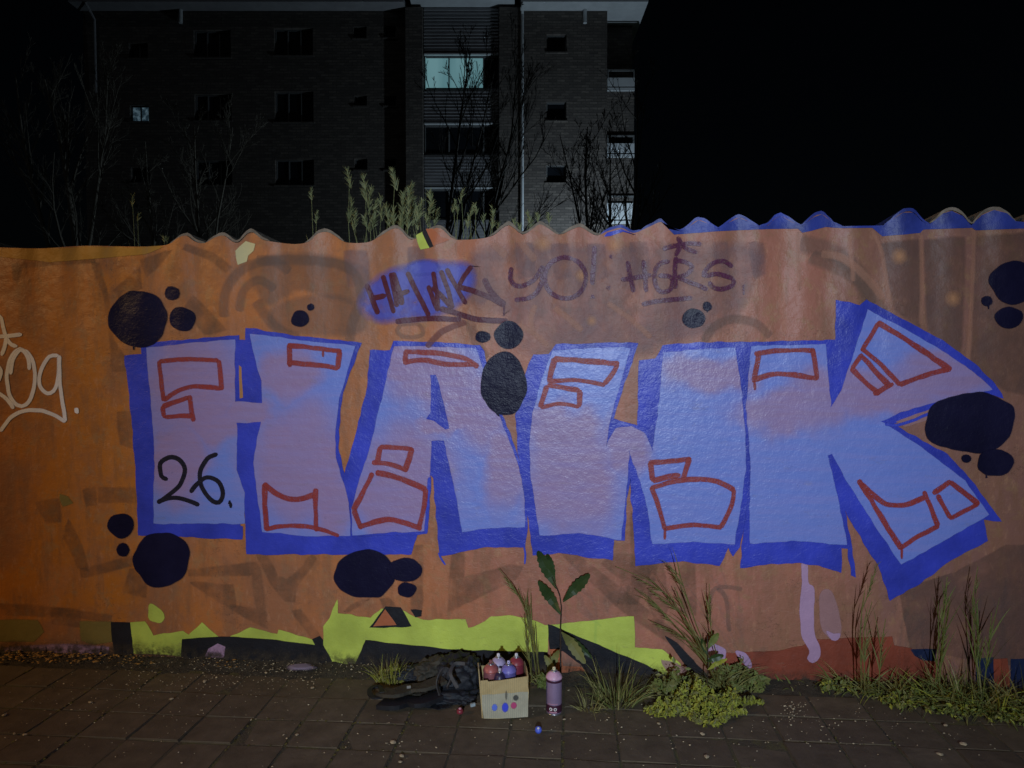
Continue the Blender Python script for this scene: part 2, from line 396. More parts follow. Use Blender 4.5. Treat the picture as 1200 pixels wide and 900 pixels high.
m_redtri = paint('rust_paint', (.40, .12, .05), .5)
m_lilac = paint('lilac_paint', (.45, .28, .44), .5, alpha=.9)
m_mauve = paint('mauve_drip', (.42, .23, .24), .5, alpha=.7)
m_olive = paint('old_olive_paint', (.24, .19, .05), .6, alpha=.75)
m_cream = paint('cream_paint', (.62, .56, .30), .6, alpha=.95)
m_blue = paint('ultramarine_outline', (.038, .055, .47), .36, var=.28, spec=.35, grain=.15, alpha=1.0)
m_halo = paint('blue_overspray', (.085, .10, .52), .45, alpha=.82, wear=(7, .18, .50))
m_red = paint('maroon_line_paint', (.29, .036, .032), .45, alpha=.95, wear=(240, .28, .46))
m_tagred = paint('dark_maroon_tag', (.085, .012, .026), .42, alpha=1, wear=(170, .24, .40), spec=.25)
m_tagthin = paint('thin_plum_tag', (.10, .020, .060), .38, alpha=.95, wear=(130, .30, .52), spec=.3)
m_white = paint('chalky_white_tag', (.85, .82, .84), .55, alpha=1, wear=(200, .22, .36))
m_ink = paint('black_tag_paint', (.010, .009, .02), .4, alpha=1, wear=(220, .2, .32))
# --- ghosts of older painting under the orange coat
def ghosts(mat, polys, soft=1.5, name='faded_shape'):
    for p in polys: film(name, p, mat, soft=soft, smooth=soft > 6)
ghosts(m_haze, [[(575, 302), (700, 300), (790, 298), (880, 300), (870, 330), (845, 372), (770, 395), (742, 402), (620, 402), (600, 360), (560, 345), (565, 312)]], 20, 'overspray')
ghosts(m_ghost2, [[(300, 310), (360, 302), (425, 318), (420, 350), (390, 345), (350, 335), (318, 352), (306, 340)], [(330, 360), (400, 352), (420, 385), (330, 384)]], 9, 'overspray')
m_panel = paint('dark_panel_ghost', (.15, .088, .075), .5, alpha=.66, wear=(4.5, .22, .70))
ghosts(m_panel, [[(1034, 288), (1076, 284), (1077, 380), (1052, 362)], [(1086, 284), (1128, 280), (1124, 410), (1090, 386)], [(1146, 280), (1260, 272), (1260, 470), (1180, 455), (1140, 428)]], 6)
for xa, xb, ya in ((605, 622, 283), (648, 664, 284), (690, 706, 285), (740, 756, 282), (480, 494, 288), (405, 428, 292), (838, 850, 282), (880, 892, 282)):
    ghosts(m_haze, [[(xa, ya + 4), (xb, ya + 4), (xb + 3, ya + 38), (xa + 5, ya + 42)]], 5, 'overspray')
ghosts(m_panel, [[(1055, 692), (1120, 672), (1180, 640), (1260, 640), (1260, 790), (1068, 760)]], 3)
ghosts(m_ghost, [r1((60, 285), (250, 255), (440, 245), (442, 266), (260, 275), (100, 290), (82, 365), (66, 345)), r1((430, 270), (462, 278), (500, 420), (530, 640), (585, 720), (590, 775), (530, 775), (515, 560), (485, 410)),
  r1((660, 262), (800, 215), (690, 335)), r1((540, 400), (650, 300), (660, 390), (560, 430)), r1((905, 430), (1055, 585), (960, 605), (870, 480)),
  r1((870, 190), (1000, 230), (1080, 290), (1060, 310), (980, 250), (860, 205)),
  c5((460, 82), (510, 85), (512, 178), (438, 160)), c5((665, 88), (900, 60), (912, 82), (940, 288), (800, 212), (905, 222), (888, 98), (665, 102)), c5((672, 130), (815, 140), (828, 212), (800, 208)),
  c5((903, 30), (935, 30), (975, 110), (1010, 120), (1060, 80), (1095, 30), (1110, 45), (1040, 140), (1035, 192), (1002, 190), (955, 130)), c5((1028, 230), (1055, 226), (1128, 320), (1104, 327)),
  c5((182, 220), (276, 226), (282, 282), (185, 270)), c5((0, 205), (180, 218), (390, 246), (388, 268), (290, 248), (0, 236)),
  c6((430, 18), (465, 18), (467, 108), (620, 68), (660, 70), (640, 108), (418, 215)), c6((790, 20), (832, 20), (1060, 200), (1200, 310), (1200, 350), (1000, 215)), c6((302, 0), (326, 0), (326, 215), (292, 215)),
  c6((930, 60), (960, 30), (1040, 30), (1090, 90), (1045, 190), (985, 190), (1000, 110)), c6((1085, 60), (1130, 50), (1150, 200), (1120, 280), (1090, 190)),
  c6((190, 178), (215, 178), (245, 208), (200, 205)), c6((90, 200), (150, 180), (70, 222)),
  [(740, 600), (770, 660), (762, 700), (742, 690)], [(797, 655), (812, 655), (815, 720), (800, 715)],
  [(42, 590), (68, 585), (70, 610), (55, 612)], [(80, 610), (95, 640), (103, 668), (92, 664), (76, 630)], [(95, 668), (160, 652), (162, 660), (96, 676)], [(98, 575), (110, 572), (113, 590), (102, 592)], [(117, 573), (160, 573), (160, 587), (117, 588)],
  [(138, 484), (158, 484), (160, 525), (142, 520)]], 3.5)
mbg = MB()
for pts, wd in ((r2((0, 262), (120, 258), (300, 265), (420, 290), (480, 360), (490, 450), (450, 560), (440, 640)), 9), (r2((0, 450), (60, 540), (130, 600), (200, 630)), 10),
                ([(262, 372), (265, 340), (285, 315), (318, 306), (340, 318)], 9), ([(280, 365), (286, 340), (304, 328), (322, 340)], 8),
                (r3((900, 640), (950, 570), (1050, 535), (1150, 560), (1210, 620)), 8), (r4((150, 180), (300, 220), (420, 320), (480, 470)), 16),
                (r2((680, 560), (760, 560), (780, 610), (700, 620), (660, 590), (680, 560)), 4), (r2((1000, 540), (1030, 640), (1080, 720)), 9),
                ([(950, 300), (1010, 330), (1040, 390)], 14), ([(830, 720), (838, 690), (870, 690)], 4), ([(855, 740), (850, 700), (840, 690)], 4)):
    stroke(mbg, pts, wd * .8, wd * .45)
mbg.build('faded_line', m_ghost2, wall)
mbg = MB()
for pts, wd in ((r3((110, 470), (90, 530), (105, 600), (170, 660)), 3), (r3((30, 560), (110, 610)), 3), (r3((200, 480), (330, 590)), 4), (r3((450, 460), (560, 540), (650, 620)), 3), (r3((10, 130), (60, 200), (110, 260)), 5),
                (r2((1110, 180), (1170, 240)), 6), (r2((1000, 560), (1070, 500), (1100, 450)), 6), (r4((250, 230), (350, 250), (450, 330), (540, 440)), 6), ([(1079, 275), (1080, 330), (1079, 380)], 1.6), ([(1141, 270), (1139, 340), (1134, 425)], 1.6),
                ([(935, 272), (937, 340)], 1.6), ([(1022, 270), (1034, 300), (1042, 355)], 2.0), ([(995, 275), (1000, 330)], 2), ([(945, 645), (950, 700)], 4)):
    stroke(mbg, pts, wd, 3.2)
mbg.build('pale_overspray_line', m_peach, wall)
for x, y, r in ((693, 376, 4), (637, 286, 6), (720, 288, 6), (682, 323, 5), (1053, 300, 6), (1117, 350, 6)): film('spray_speck', ell(x, y, r * .12, r * .12, 10), m_glow, soft=r * 2.2, step=1)
ghosts(m_olive, [c5((0, 262), (130, 265), (150, 300), (120, 330), (0, 332)), c5((285, 268), (392, 270), (402, 330), (330, 340), (290, 330)), [(70, 580), (78, 582), (84, 590), (74, 592)]], 3, 'old_paint_patch')
ghosts(m_lilac, [c5((20, 365), (220, 352), (380, 362), (375, 378), (20, 385))], 5, 'old_paint_patch')
# --- bottom band: lime, black, red-brown
film('lime_band', c5((460, 270), (510, 265), (540, 315), (645, 300), (665, 315), (710, 268), (765, 318), (775, 322), (640, 330), (642, 384), (470, 376)), m_green, wobble=1.3, step=3, soft=1.1)
film('lime_band', c5((808, 320), (880, 288), (975, 310), (980, 295), (1100, 330), (1112, 352), (960, 332)), m_green, wobble=1.3, step=3, soft=1.1)
film('lime_band', c5((530, 203), (576, 240), (570, 266), (546, 262), (525, 250)), m_green, smooth=True, wobble=1.5, soft=1.2)
film('black_block', c5((390, 268), (458, 268), (470, 390), (405, 390)), m_black, soft=1.0)
film('black_block', c5((640, 328), (780, 318), (960, 330), (1110, 350), (1098, 330), (1125, 318), (1205, 410), (1195, 440), (640, 430)), m_black, soft=1.0)
film('lime_band', c6((0, 268), (20, 240), (42, 180), (46, 225), (155, 242), (190, 210), (250, 208), (300, 238), (330, 248), (470, 245), (480, 275), (520, 262), (560, 235), (620, 234), (680, 242), (740, 265), (900, 250), (1035, 235), (1038, 340), (1130, 348), (1190, 395), (1200, 440), (1080, 440), (950, 345), (752, 262), (746, 356), (430, 347), (138, 314), (100, 420), (45, 410), (0, 330)), m_green, wobble=1.3, step=3, soft=1.1)
film('black_block', c6((140, 316), (430, 347), (748, 356), (748, 470), (98, 450), (104, 400)), m_black, soft=1.0)
film('black_block', c6((750, 262), (800, 282), (950, 345), (1080, 400), (1150, 440), (1150, 470), (900, 470), (860, 395), (800, 350), (755, 345)), m_black, soft=1.0)
film('rust_block', c6((756, 345), (790, 345), (800, 400), (860, 405), (900, 440), (756, 440)), m_redtri)
film('black_block', c6((153, 272), (205, 203), (255, 206), (292, 268)), m_black, soft=1.0)
film('rust_triangle', c6((164, 268), (205, 210), (242, 263)), m_redtri)
film('black_block', c6((290, 212), (325, 214), (325, 232), (305, 236)), m_black, soft=1.0)
film('black_block', c6((1140, 300), (1180, 325), (1260, 410), (1290, 440), (1240, 440)), m_black, soft=1.0)
film('red_brown_band', c7((140, 378), (340, 370), (420, 352), (470, 330), (560, 326), (735, 320), (742, 350), (800, 360), (890, 412), (895, 510), (740, 510), (140, 512), (100, 440)), m_redbrown, soft=1.5)
film('red_brown_band', c7((1095, 400), (1140, 395), (1150, 520), (1095, 520)), m_redbrown, soft=1.5)
film('navy_block', c7((800, 362), (890, 362), (890, 405), (845, 400), (815, 385)), m_navy)
film('navy_block', c7((1030, 395), (1092, 390), (1092, 500), (1030, 500)), m_navy)
film('navy_block', c7((1152, 395), (1500, 392), (1500, 540), (1152, 530)), m_navy)
film('lilac_drip', c7((418, 60), (438, 64), (440, 130), (461, 152), (458, 250), (462, 310), (482, 360), (478, 395), (455, 408), (438, 395), (446, 365), (418, 310), (414, 200), (420, 130)), m_lilac, soft=1, smooth=True)
film('lilac_drip', c7((485, 170), (520, 160), (548, 240), (553, 300), (535, 328), (505, 310), (487, 270)), m_mauve, soft=2, smooth=True)
film('lilac_drip', c7((505, 300), (530, 308), (553, 308), (545, 328), (525, 328)), m_lilac, soft=1.2, smooth=True)
film('lilac_drip', c7((186, 370), (215, 374), (236, 400), (241, 424), (225, 422)), m_lilac, soft=1, smooth=True)
film('lilac_drip', c7((95, 350), (140, 358), (150, 380), (135, 435), (100, 430)), m_lilac, soft=1.5, smooth=True)
film('lilac_patch', c5((722, 388), (735, 362), (765, 343), (790, 355), (786, 390)), m_lilac, soft=1)
film('pale_patch', c6((1130, 385), (1180, 395), (1215, 425), (1160, 430)), m_mauve, soft=3)
m_grime = paint('splash_grime', (.075, .06, .045), .8, alpha=.85, wear=(22, .36, .66), spec=.15, gain=1.0)
film('splash_dirt', [(-60, 762), (150, 766), (400, 778), (660, 792), (900, 800), (1260, 812), (1260, 850), (-60, 850)], m_grime, soft=13, wobble=7)
film('splash_dirt', [(-60, 774), (150, 776), (400, 786), (660, 800), (900, 808), (1260, 822), (1260, 850), (-60, 850)], m_grime, soft=30, wobble=9)
# --- top rim marks
film('lime_rim_mark', g6((463, 412), (495, 400), (530, 470), (485, 480)), m_green, wobble=1.3, step=3, soft=1.1)
film('black_rim_mark', g6((495, 398), (509, 382), (546, 464), (530, 470)), m_black, soft=1.0)
film('rust_rim_mark', g6((511, 380), (545, 378), (590, 420), (630, 432), (546, 464)), m_redtri)
film('cream_rim_mark', r1((1105, 215), (1150, 175), (1195, 185), (1185, 215), (1160, 235), (1155, 265), (1118, 278)), m_cream, soft=1.5)
film('ochre_rim_stripe', [(0, 292), (50, 293), (100, 290), (160, 291), (190, 289), (170, 297), (100, 303), (60, 306), (0, 300)], paint('ochre_paint', (.52, .26, .035), .5, alpha=.85), soft=2)
m_rim = paint('worn_blue_rim', (.030, .048, .27), .45, var=.5, dirt=.5)
blue_top = [(x, y + .2) for x, y in PROFILE if x >= 775]
film('blue_rim', blue_top + [(1200, 268), (1195, 268), (1143, 270), (1139, 267), (1082, 269), (1078, 273), (1034, 277), (1022, 267), (985, 267.5), (968, 266), (940, 273), (935, 268), (900, 268.5), (850, 270.5), (790, 275)], m_rim, wobble=.3, step=4)
film('blue_rim', [(708, 277), (712, 273), (728, 269), (736, 272), (742, 275), (745, 275), (730, 271), (716, 276)], m_blue, wobble=.2)
# --- blue drop shadow + outline of the letters
B = {
 'H': [[(147, 418), (166, 415), (167, 403), (280, 393), (280, 500), (281, 616), (284, 617), (283, 631), (163, 627), (161, 577), (156, 500)],
       [(276, 400), (288, 399), (288, 384), (345, 394), (423, 402), (412, 430), (402, 460), (396, 503), (397, 530), (407, 570), (411, 590), (412, 630), (488, 626), (482, 649), (289, 649), (288, 617), (287, 577), (277, 550)]],
 'A': [[(434, 411), (458, 411), (461, 400), (520, 402), (562, 405), (567, 412), (572, 438), (584, 476), (597, 508), (612, 548), (618, 586), (617, 620), (615, 641), (570, 640), (516, 651), (508, 560), (505, 556), (500, 625), (412, 629), (411, 599), (403, 560), (416, 515), (424, 483), (431, 454)]],
 'W': [[(625, 416), (643, 415), (652, 404), (747, 402), (744, 412), (729, 457), (718, 490), (727, 494), (748, 499), (749, 423), (768, 421), (777, 405), (820, 402), (862, 401), (880, 403), (876, 450), (880, 500), (881, 550), (876, 600), (866, 640), (860, 652), (853, 641), (843, 662), (800, 657), (745, 663), (744, 640), (742, 600), (738, 560), (735, 575), (731, 633), (719, 632), (717, 655), (690, 652), (655, 647), (625, 651), (620, 610), (613, 567), (607, 523), (605, 487), (613, 447)]],
 'K': [[(862, 402), (972, 399), (979, 399), (980, 352), (1008, 358), (1015, 352), (1060, 376), (1105, 400), (1146, 430), (1171, 457), (1175, 466), (1160, 462), (1100, 475), (1046, 497), (1090, 522), (1110, 533), (1142, 568), (1172, 611), (1151, 608), (1157, 633), (1115, 655), (1080, 681), (1043, 703), (1030, 664), (1010, 632), (990, 598), (997, 640), (1003, 676), (998, 674), (993, 643), (986, 642), (986, 671), (960, 662), (932, 659), (900, 660), (868, 665), (870, 640), (876, 590), (881, 540), (880, 500), (876, 450), (866, 420)]]}
FILL = {
 'H': [[(172, 408), (275, 398), (274, 440), (275, 472), (308, 473), (307, 447), (298, 413), (293, 391), (350, 399), (416, 406), (407, 433), (397, 467), (392, 503), (393, 537), (403, 570), (408, 590), (410, 627), (360, 627), (308, 623), (302, 577), (298, 543), (302, 517), (307, 494), (277, 495), (277, 550), (286, 577), (286, 613), (181, 613), (182, 530), (179, 487)]],
 'A': [[(463, 406), (510, 407), (557, 409), (568, 441), (580, 477), (593, 509), (608, 548), (614, 586), (614, 617), (575, 618), (542, 622), (537, 589), (529, 554), (521, 515), (505, 516), (503, 560), (497, 622), (455, 623), (414, 627), (413, 596), (419, 573), (435, 522), (448, 467), (458, 425)]],
 'W': [[(648, 412), (700, 408), (738, 408), (725, 453), (713, 497), (710, 525), (722, 503), (740, 500), (755, 508), (765, 529), (771, 490), (775, 450), (778, 414), (820, 410), (860, 408), (867, 447), (872, 497), (873, 547), (867, 597), (860, 637), (812, 634), (765, 637), (760, 597), (752, 567), (737, 527), (733, 580), (727, 632), (680, 624), (633, 627), (628, 593), (623, 560), (621, 520), (625, 483), (637, 440)]],
 'K': [[(881, 406), (967, 404), (970, 445), (973, 479), (986, 459), (1000, 418), (1017, 364), (1060, 386), (1097, 408), (1138, 435), (1162, 456), (1097, 470), (1056, 482), (1031, 494), (1080, 525), (1130, 564), (1158, 603), (1056, 661), (1023, 611), (992, 562), (975, 531), (969, 533), (982, 587), (992, 638), (935, 633), (879, 636), (880, 537), (875, 476)]]}
# mauve clouds faded into the blue fill (sprayed blend), enlarged on H and A to paint in duller light
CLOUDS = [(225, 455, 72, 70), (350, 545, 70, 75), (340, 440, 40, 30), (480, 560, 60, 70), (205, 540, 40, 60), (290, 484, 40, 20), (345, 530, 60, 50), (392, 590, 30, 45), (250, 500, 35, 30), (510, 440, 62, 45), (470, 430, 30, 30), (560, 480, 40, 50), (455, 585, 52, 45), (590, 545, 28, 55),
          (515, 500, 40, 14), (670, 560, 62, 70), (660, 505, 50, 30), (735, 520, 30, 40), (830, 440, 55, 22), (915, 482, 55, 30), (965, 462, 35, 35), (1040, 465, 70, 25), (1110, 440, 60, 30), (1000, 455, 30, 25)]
m_fill, t, b, o_ = nodes('letter_fill_blend'); v = objvec(t)
wv = N(t, 'ShaderNodeTexNoise'); wv.inputs['Scale'].default_value = 6; wv.inputs['Detail'].default_value = 4; t.links.new(v, wv.inputs['Vector'])
vm = N(t, 'ShaderNodeVectorMath', operation='MULTIPLY_ADD'); vm.inputs[1].default_value = (.22, .22, .22); t.links.new(wv.outputs['Color'], vm.inputs[0]); t.links.new(v, vm.inputs[2])
acc = None
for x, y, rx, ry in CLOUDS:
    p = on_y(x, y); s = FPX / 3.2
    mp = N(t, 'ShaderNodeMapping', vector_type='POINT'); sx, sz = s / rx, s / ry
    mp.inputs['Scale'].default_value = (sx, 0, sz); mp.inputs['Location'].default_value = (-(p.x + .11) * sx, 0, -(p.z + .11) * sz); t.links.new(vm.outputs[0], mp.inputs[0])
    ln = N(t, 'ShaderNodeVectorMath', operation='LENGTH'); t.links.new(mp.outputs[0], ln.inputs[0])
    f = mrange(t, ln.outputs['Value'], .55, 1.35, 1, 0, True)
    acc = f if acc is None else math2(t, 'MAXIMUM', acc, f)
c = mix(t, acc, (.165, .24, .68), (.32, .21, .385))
c = mix(t, mrange(t, noise(t, 8, 4, .65, objvec(t, (1, 1, 2.6))), .60, .76, 0, .42), c, (.22, .17, .17))
c = mix(t, mrange(t, noise(t, 5, 4, .6, v), .3, .7, 0, .22), c, (.22, .24, .50))
rot = N(t, 'ShaderNodeMapping'); rot.inputs['Rotation'].default_value = (0, R(35), 0); rot.inputs['Scale'].default_value = (1.5, 1, 16); t.links.new(v, rot.inputs[0])
c = mix(t, mrange(t, noise(t, 2.2, 4, .6, rot.outputs[0]), .42, .66, 0, .30), c, (.30, .27, .62))
c = mix(t, mrange(t, noise(t, 45, 4, .7, v), .62, .72, 0, .35), c, (.14, .12, .26))
t.links.new(c, b.inputs['Base Color']); b.inputs['Roughness'].default_value = .36; b.inputs['Specular IOR Level'].default_value = .42
plaster_relief(t, b, 1.0, .13)
soft_alpha(t, b, o_, 1.0)
letters = {}
for L in 'HAWK':
    mb = MB()
    for p in FILL[L]: pass
    blues = []
    for p in B[L]: blues.append(p)
    mbb = MB()
    for p in blues: film('x', p, m_blue, mb=mbb, wobble=1.5, soft=1.2, step=4)
    letters[L] = mbb
fills = {}
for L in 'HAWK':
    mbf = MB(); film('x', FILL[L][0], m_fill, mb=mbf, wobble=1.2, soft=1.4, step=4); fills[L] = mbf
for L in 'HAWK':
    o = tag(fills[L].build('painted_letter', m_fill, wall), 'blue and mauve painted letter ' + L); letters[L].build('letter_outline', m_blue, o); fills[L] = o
film('letter_gap', [(505, 440), (511, 440), (519, 470), (526, 502), (522, 503), (509, 493), (500, 491), (505, 483), (506, 461)], m_blue, fills['A'])
film('letter_gap', [(280, 428), (283, 430), (285, 466), (281, 467)], paint('ochre_gap', (.42, .2, .07), .5), fills['H'], wobble=.3)
film('letter_gap', [(1050, 494), (1090, 480), (1100, 477), (1092, 490), (1060, 500)], m_mauve, fills['K'], soft=1)
mb = MB()
for p in (c2((320, 558), (315, 650), (308, 760)),): stroke(mb, p, 3)
mb.build('thin_outline', paint('ultramarine_line', (.038, .062, .52), .42, alpha=1), fills['A'])
mb = MB()
for p in ([(1037, 497), (1056, 497), (1093, 483)], ): stroke(mb, p, 2.5)
mb.build('thin_outline', bpy.data.materials['ultramarine_line'], fills['K'])
mb = MB()
for p in ([(514, 648), (518, 656), (522, 662)], [(614, 640), (616, 650), (615, 661)]): stroke(mb, p, 1.6, .6)
mb.build('paint_drip', bpy.data.materials['ultramarine_line'], fills['A'])
REDS = {
 'H': [c1((140, 160), (240, 153), (350, 157)), c1((350, 155), (356, 205), (360, 262)), c1((360, 256), (300, 250), (250, 250), (200, 268), (155, 298)), c1((140, 158), (148, 230), (156, 300)),
       c1((150, 320), (200, 302), (245, 287)), c1((247, 280), (252, 320), (261, 372)), c1((258, 352), (210, 352), (158, 358)), c1((151, 318), (158, 360)),
       c1((597, 97), (600, 180)), c1((592, 105), (680, 113), (782, 126)), c1((775, 120), (768, 188)), c1((590, 165), (680, 172), (770, 185)), c1((715, 122), (716, 146)),
       c1((512, 590), (512, 660), (518, 755)), c1((508, 588), (560, 630), (620, 645), (692, 628)), c1((690, 606), (690, 680), (693, 758)), c1((512, 750), (600, 738), (690, 746), (772, 773))],
 'A': [c2((236, 92), (232, 142)), c2((226, 140), (300, 130), (380, 145), (484, 145)), c2((230, 100), (340, 105), (440, 122), (498, 156)),
       c2((138, 446), (200, 448), (262, 456)), c2((260, 448), (230, 538)), c2((142, 445), (130, 510)), c2((112, 502), (180, 510), (242, 532)),
       c2((115, 540), (80, 610), (45, 678)), c2((46, 672), (72, 745)), c2((126, 538), (220, 562), (310, 602)), c2((308, 598), (300, 670), (280, 742)), c2((62, 738), (160, 710), (230, 722), (294, 743))],
 'W': [c3((150, 118), (140, 160), (128, 202)), c3((125, 200), (230, 198), (328, 213)), c3((322, 212), (350, 180), (372, 140)), c3((145, 122), (250, 128), (376, 140)),
       c3((125, 213), (240, 233)), c3((240, 230), (236, 292)), c3((238, 290), (170, 280), (100, 292)), c3((98, 292), (125, 215)),
       c3((480, 487), (560, 480), (630, 475)), c3((625, 468), (600, 548)), c3((486, 482), (495, 552)), c3((492, 550), (540, 538), (592, 532)),
       c3((488, 577), (580, 550), (680, 545), (740, 560), (782, 585)), c3((780, 580), (770, 640), (733, 717)), c3((738, 716), (640, 705), (533, 719)), c3((537, 722), (515, 640), (490, 572)), c3((537, 715), (537, 757))],
 'K': [c4((97, 175), (80, 264)), c4((82, 182), (160, 172), (256, 172)), c4((248, 166), (262, 256)), c4((78, 257), (150, 238), (264, 253)), c4((83, 262), (84, 285)),
       c4((437, 92), (388, 175)), c4((386, 165), (440, 210), (497, 271)), c4((433, 92), (520, 145), (642, 228)), c4((640, 224), (560, 245), (495, 271)),
       c4((390, 182), (358, 226)), c4((358, 222), (395, 260), (438, 297)), c4((388, 188), (430, 235), (468, 274)), c4((420, 297), (478, 266)),
       c4((378, 540), (410, 590), (455, 665), (502, 738)), c4((498, 735), (550, 700), (608, 672)), c4((606, 674), (585, 620), (564, 572)), c4((385, 552), (450, 605), (510, 612), (568, 588)), c4((502, 735), (502, 765)),
       c4((590, 580), (642, 543)), c4((638, 545), (722, 610)), c4((722, 606), (638, 652)), c4((642, 650), (620, 615), (603, 583))]}
R0 = LAY[0] + 1e-4
for L in 'HAWK':
    mb = MB(); LAY[0] = R0
    for i, p in enumerate(REDS[L]):
        drip = len(p) == 2 and abs(p[0][0] - p[1][0]) < 1 and abs(p[0][1] - p[1][1]) < 16
        stroke(mb, p, 1.6 if drip else random.uniform(3.6, 5.4) * (.85 if L == 'H' and i < 8 else 1), 1.3, var=.35)
    mb.build('red_highlight_line', m_red, fills[L])
# --- black dots
for i, (x, y, rx, ry) in enumerate([(163, 373, 34, 31), (214, 374, 14.5, 13), (202, 344, 8, 8), (352, 374, 9.5, 9), (364, 360, 3, 3), (142, 616, 14.5, 13), (144, 644, 7.5, 7), (190, 655, 31, 32), (428, 673, 34, 29), (475, 667, 19, 13), (477, 691, 10, 8),
        (590, 448, 26, 35), (596, 393, 16, 15), (566, 394, 8, 6), (813, 373, 12, 10), (829, 359, 4.5, 5), (1136, 495, 53, 35), (1166, 542, 21, 15), (1132, 537, 4.5, 4), (1188, 331, 28, 23), (1182, 372, 15, 12), (1156, 353, 6, 5)]):
    film('painted_dot', ell(x, y, rx, ry, 24 if rx > 8 else 12, i * 3.7, .14), m_dot, soft=1.8, smooth=True, wobble=1.2)
mb = MB()
for p in ([(157, 403), (157, 410)], [(829, 360), (829, 366)], [(1158, 355), (1158, 362)], [(1155, 555), (1156, 560)], [(581, 482), (585, 488)]): stroke(mb, p, 1.8, .6)
mb.build('paint_drip', m_dot, wall)
# --- tags
LAY[0] = R0
mb = MB()
for p in (c1((172, 577), (148, 562), (145, 520), (175, 497), (210, 505), (231, 540), (215, 590), (180, 625), (135, 657)), c1((134, 654), (180, 640), (230, 645), (282, 667)),
          c1((346, 485), (310, 502), (285, 550), (290, 600), (320, 645), (350, 656), (364, 625), (350, 585), (310, 568), (275, 590), (250, 622)), c1((388, 648), (388, 662)), c1((391, 655), (392, 676))):
    stroke(mb, p, 4.4 if len(p) > 2 else 3.4, .8)
mb.build('number_tag', m_ink, wall)['label'] = 'black hand sprayed number 26.'
film('blue_overspray', r2((530, 450), (570, 395), (640, 350), (700, 330), (820, 310), (930, 315), (975, 320), (975, 375), (930, 430), (870, 465), (800, 490), (700, 500), (590, 505), (540, 490)), m_halo, soft=17, smooth=True)
film('blue_overspray', r2((720, 302), (770, 285), (830, 285), (840, 300), (760, 308)), m_halo, soft=9, smooth=True)
mb = MB()
for p in (r2((517, 370), (545, 440), (574, 514)), r2((594, 330), (622, 420), (647, 508)), r2((546, 440), (610, 424)), r2((632, 320), (650, 400), (662, 480)), r2((640, 318), (670, 400), (684, 470)), r2((645, 430), (720, 402)),
          r2((708, 315), (760, 420), (812, 522)), r2((808, 378), (830, 440), (856, 498)), r2((856, 498), (850, 430), (830, 312)), r2((828, 385), (870, 430), (922, 488)), r2((922, 486), (900, 400), (866, 306)), r2((893, 298), (930, 370), (986, 464)),
          r2((1012, 288), (980, 330), (945, 395)), r2((950, 385), (1050, 415), (1168, 472)), r2((1068, 346), (1110, 420), (1168, 470)), r2((655, 548), (800, 533), (962, 538)), r2((862, 484), (950, 512), (1050, 538), (1182, 546)), r2((1162, 470), (1163, 522))):
    stroke(mb, p, 1.2 if p[0][0] == 300 + 1162 / 4 else random.uniform(4.2, 6), .9)
mb.build('spray_tag', m_tagred, wall)['label'] = 'dark maroon tag reading HAWK with underlines'
mb = MB(); stroke(mb, r2((800, 668), (850, 612), (900, 580), (985, 548)), 5, 2); mb.build('spray_tag', paint('faint_maroon', (.2, .06, .05), .5, alpha=.6), wall)
o_pts = [(630 + 58 * math.cos(a), 158 + 58 * math.sin(a)) for a in [2 * math.pi * k / 16 - 1.2 for k in range(17)]]
mb = MB()
for p in (c8((478, 128), (477, 165), (500, 181), (540, 165), (567, 124)), c8((567, 124), (560, 180), (530, 213), (487, 219)), c8(*o_pts), c8((712, 68), (709, 120), (705, 178)), c8((706, 205), (707, 216)), c8((753, 98), (761, 98)), c8((745, 184), (756, 186)),
          c8((805, 110), (812, 150), (821, 198)), c8((849, 108), (858, 198)), c8((785, 163), (830, 156), (872, 150)), c8((922, 110), (890, 122), (880, 160), (895, 195), (925, 190), (928, 158), (890, 150)), c8((941, 98), (938, 150), (940, 188)),
          c8((932, 108), (965, 112), (986, 128), (970, 148), (944, 156)), c8((944, 156), (985, 172), (1030, 191)), c8((1100, 128), (1075, 110), (1040, 120), (1018, 150), (1060, 147), (1098, 160), (1100, 178), (1070, 190), (1042, 182), (1034, 168)),
          c8((845, 232), (900, 222), (987, 214)), c8((945, 42), (953, 65), (940, 96)), c8((903, 76), (960, 63), (1012, 62)), c8((955, 63), (975, 78), (1000, 86)), c8((1127, 180), (1134, 182)), c8((1131, 184), (1131, 206))):
    stroke(mb, p, 1.2 if p[0][0] == 400 + 1131 / 2.4 else 4.2, 1.2)
mb.build('spray_tag', m_tagthin, wall)['label'] = 'thin plum tag reading yo! : HGRS.'
LAY[0] = R0
mb = MB()
o2 = [(125 + 82 * math.cos(a), 512 + 168 * math.sin(a)) for a in [2 * math.pi * k / 20 - 1.3 for k in range(21)]]
for p in (wt((-6, 140), (10, 165), (28, 240), (45, 290), (70, 320), (106, 328)), wt((-10, 273), (60, 266), (132, 259)), wt((40, 270), (28, 330), (10, 384)), wt(*o2), wt((65, 492), (80, 400), (125, 350), (165, 390), (172, 468)),
          wt((346, 384), (290, 390), (238, 480), (235, 560), (280, 606), (328, 570), (346, 470), (347, 386)), wt((350, 384), (352, 520), (368, 650), (386, 772)), wt((-30, 425), (10, 470), (-8, 540)), wt((-30, 590), (40, 635), (82, 698)),
          wt((4, 828), (60, 752), (130, 712), (220, 702), (300, 722), (388, 772)), wt((444, 690), (458, 722)), wt((455, 690), (448, 720))):
    stroke(mb, p, 3.6 if len(p) > 2 else 4.5, .9)
mb.build('spray_tag', m_white, wall)['label'] = 'white looping handwritten tag'
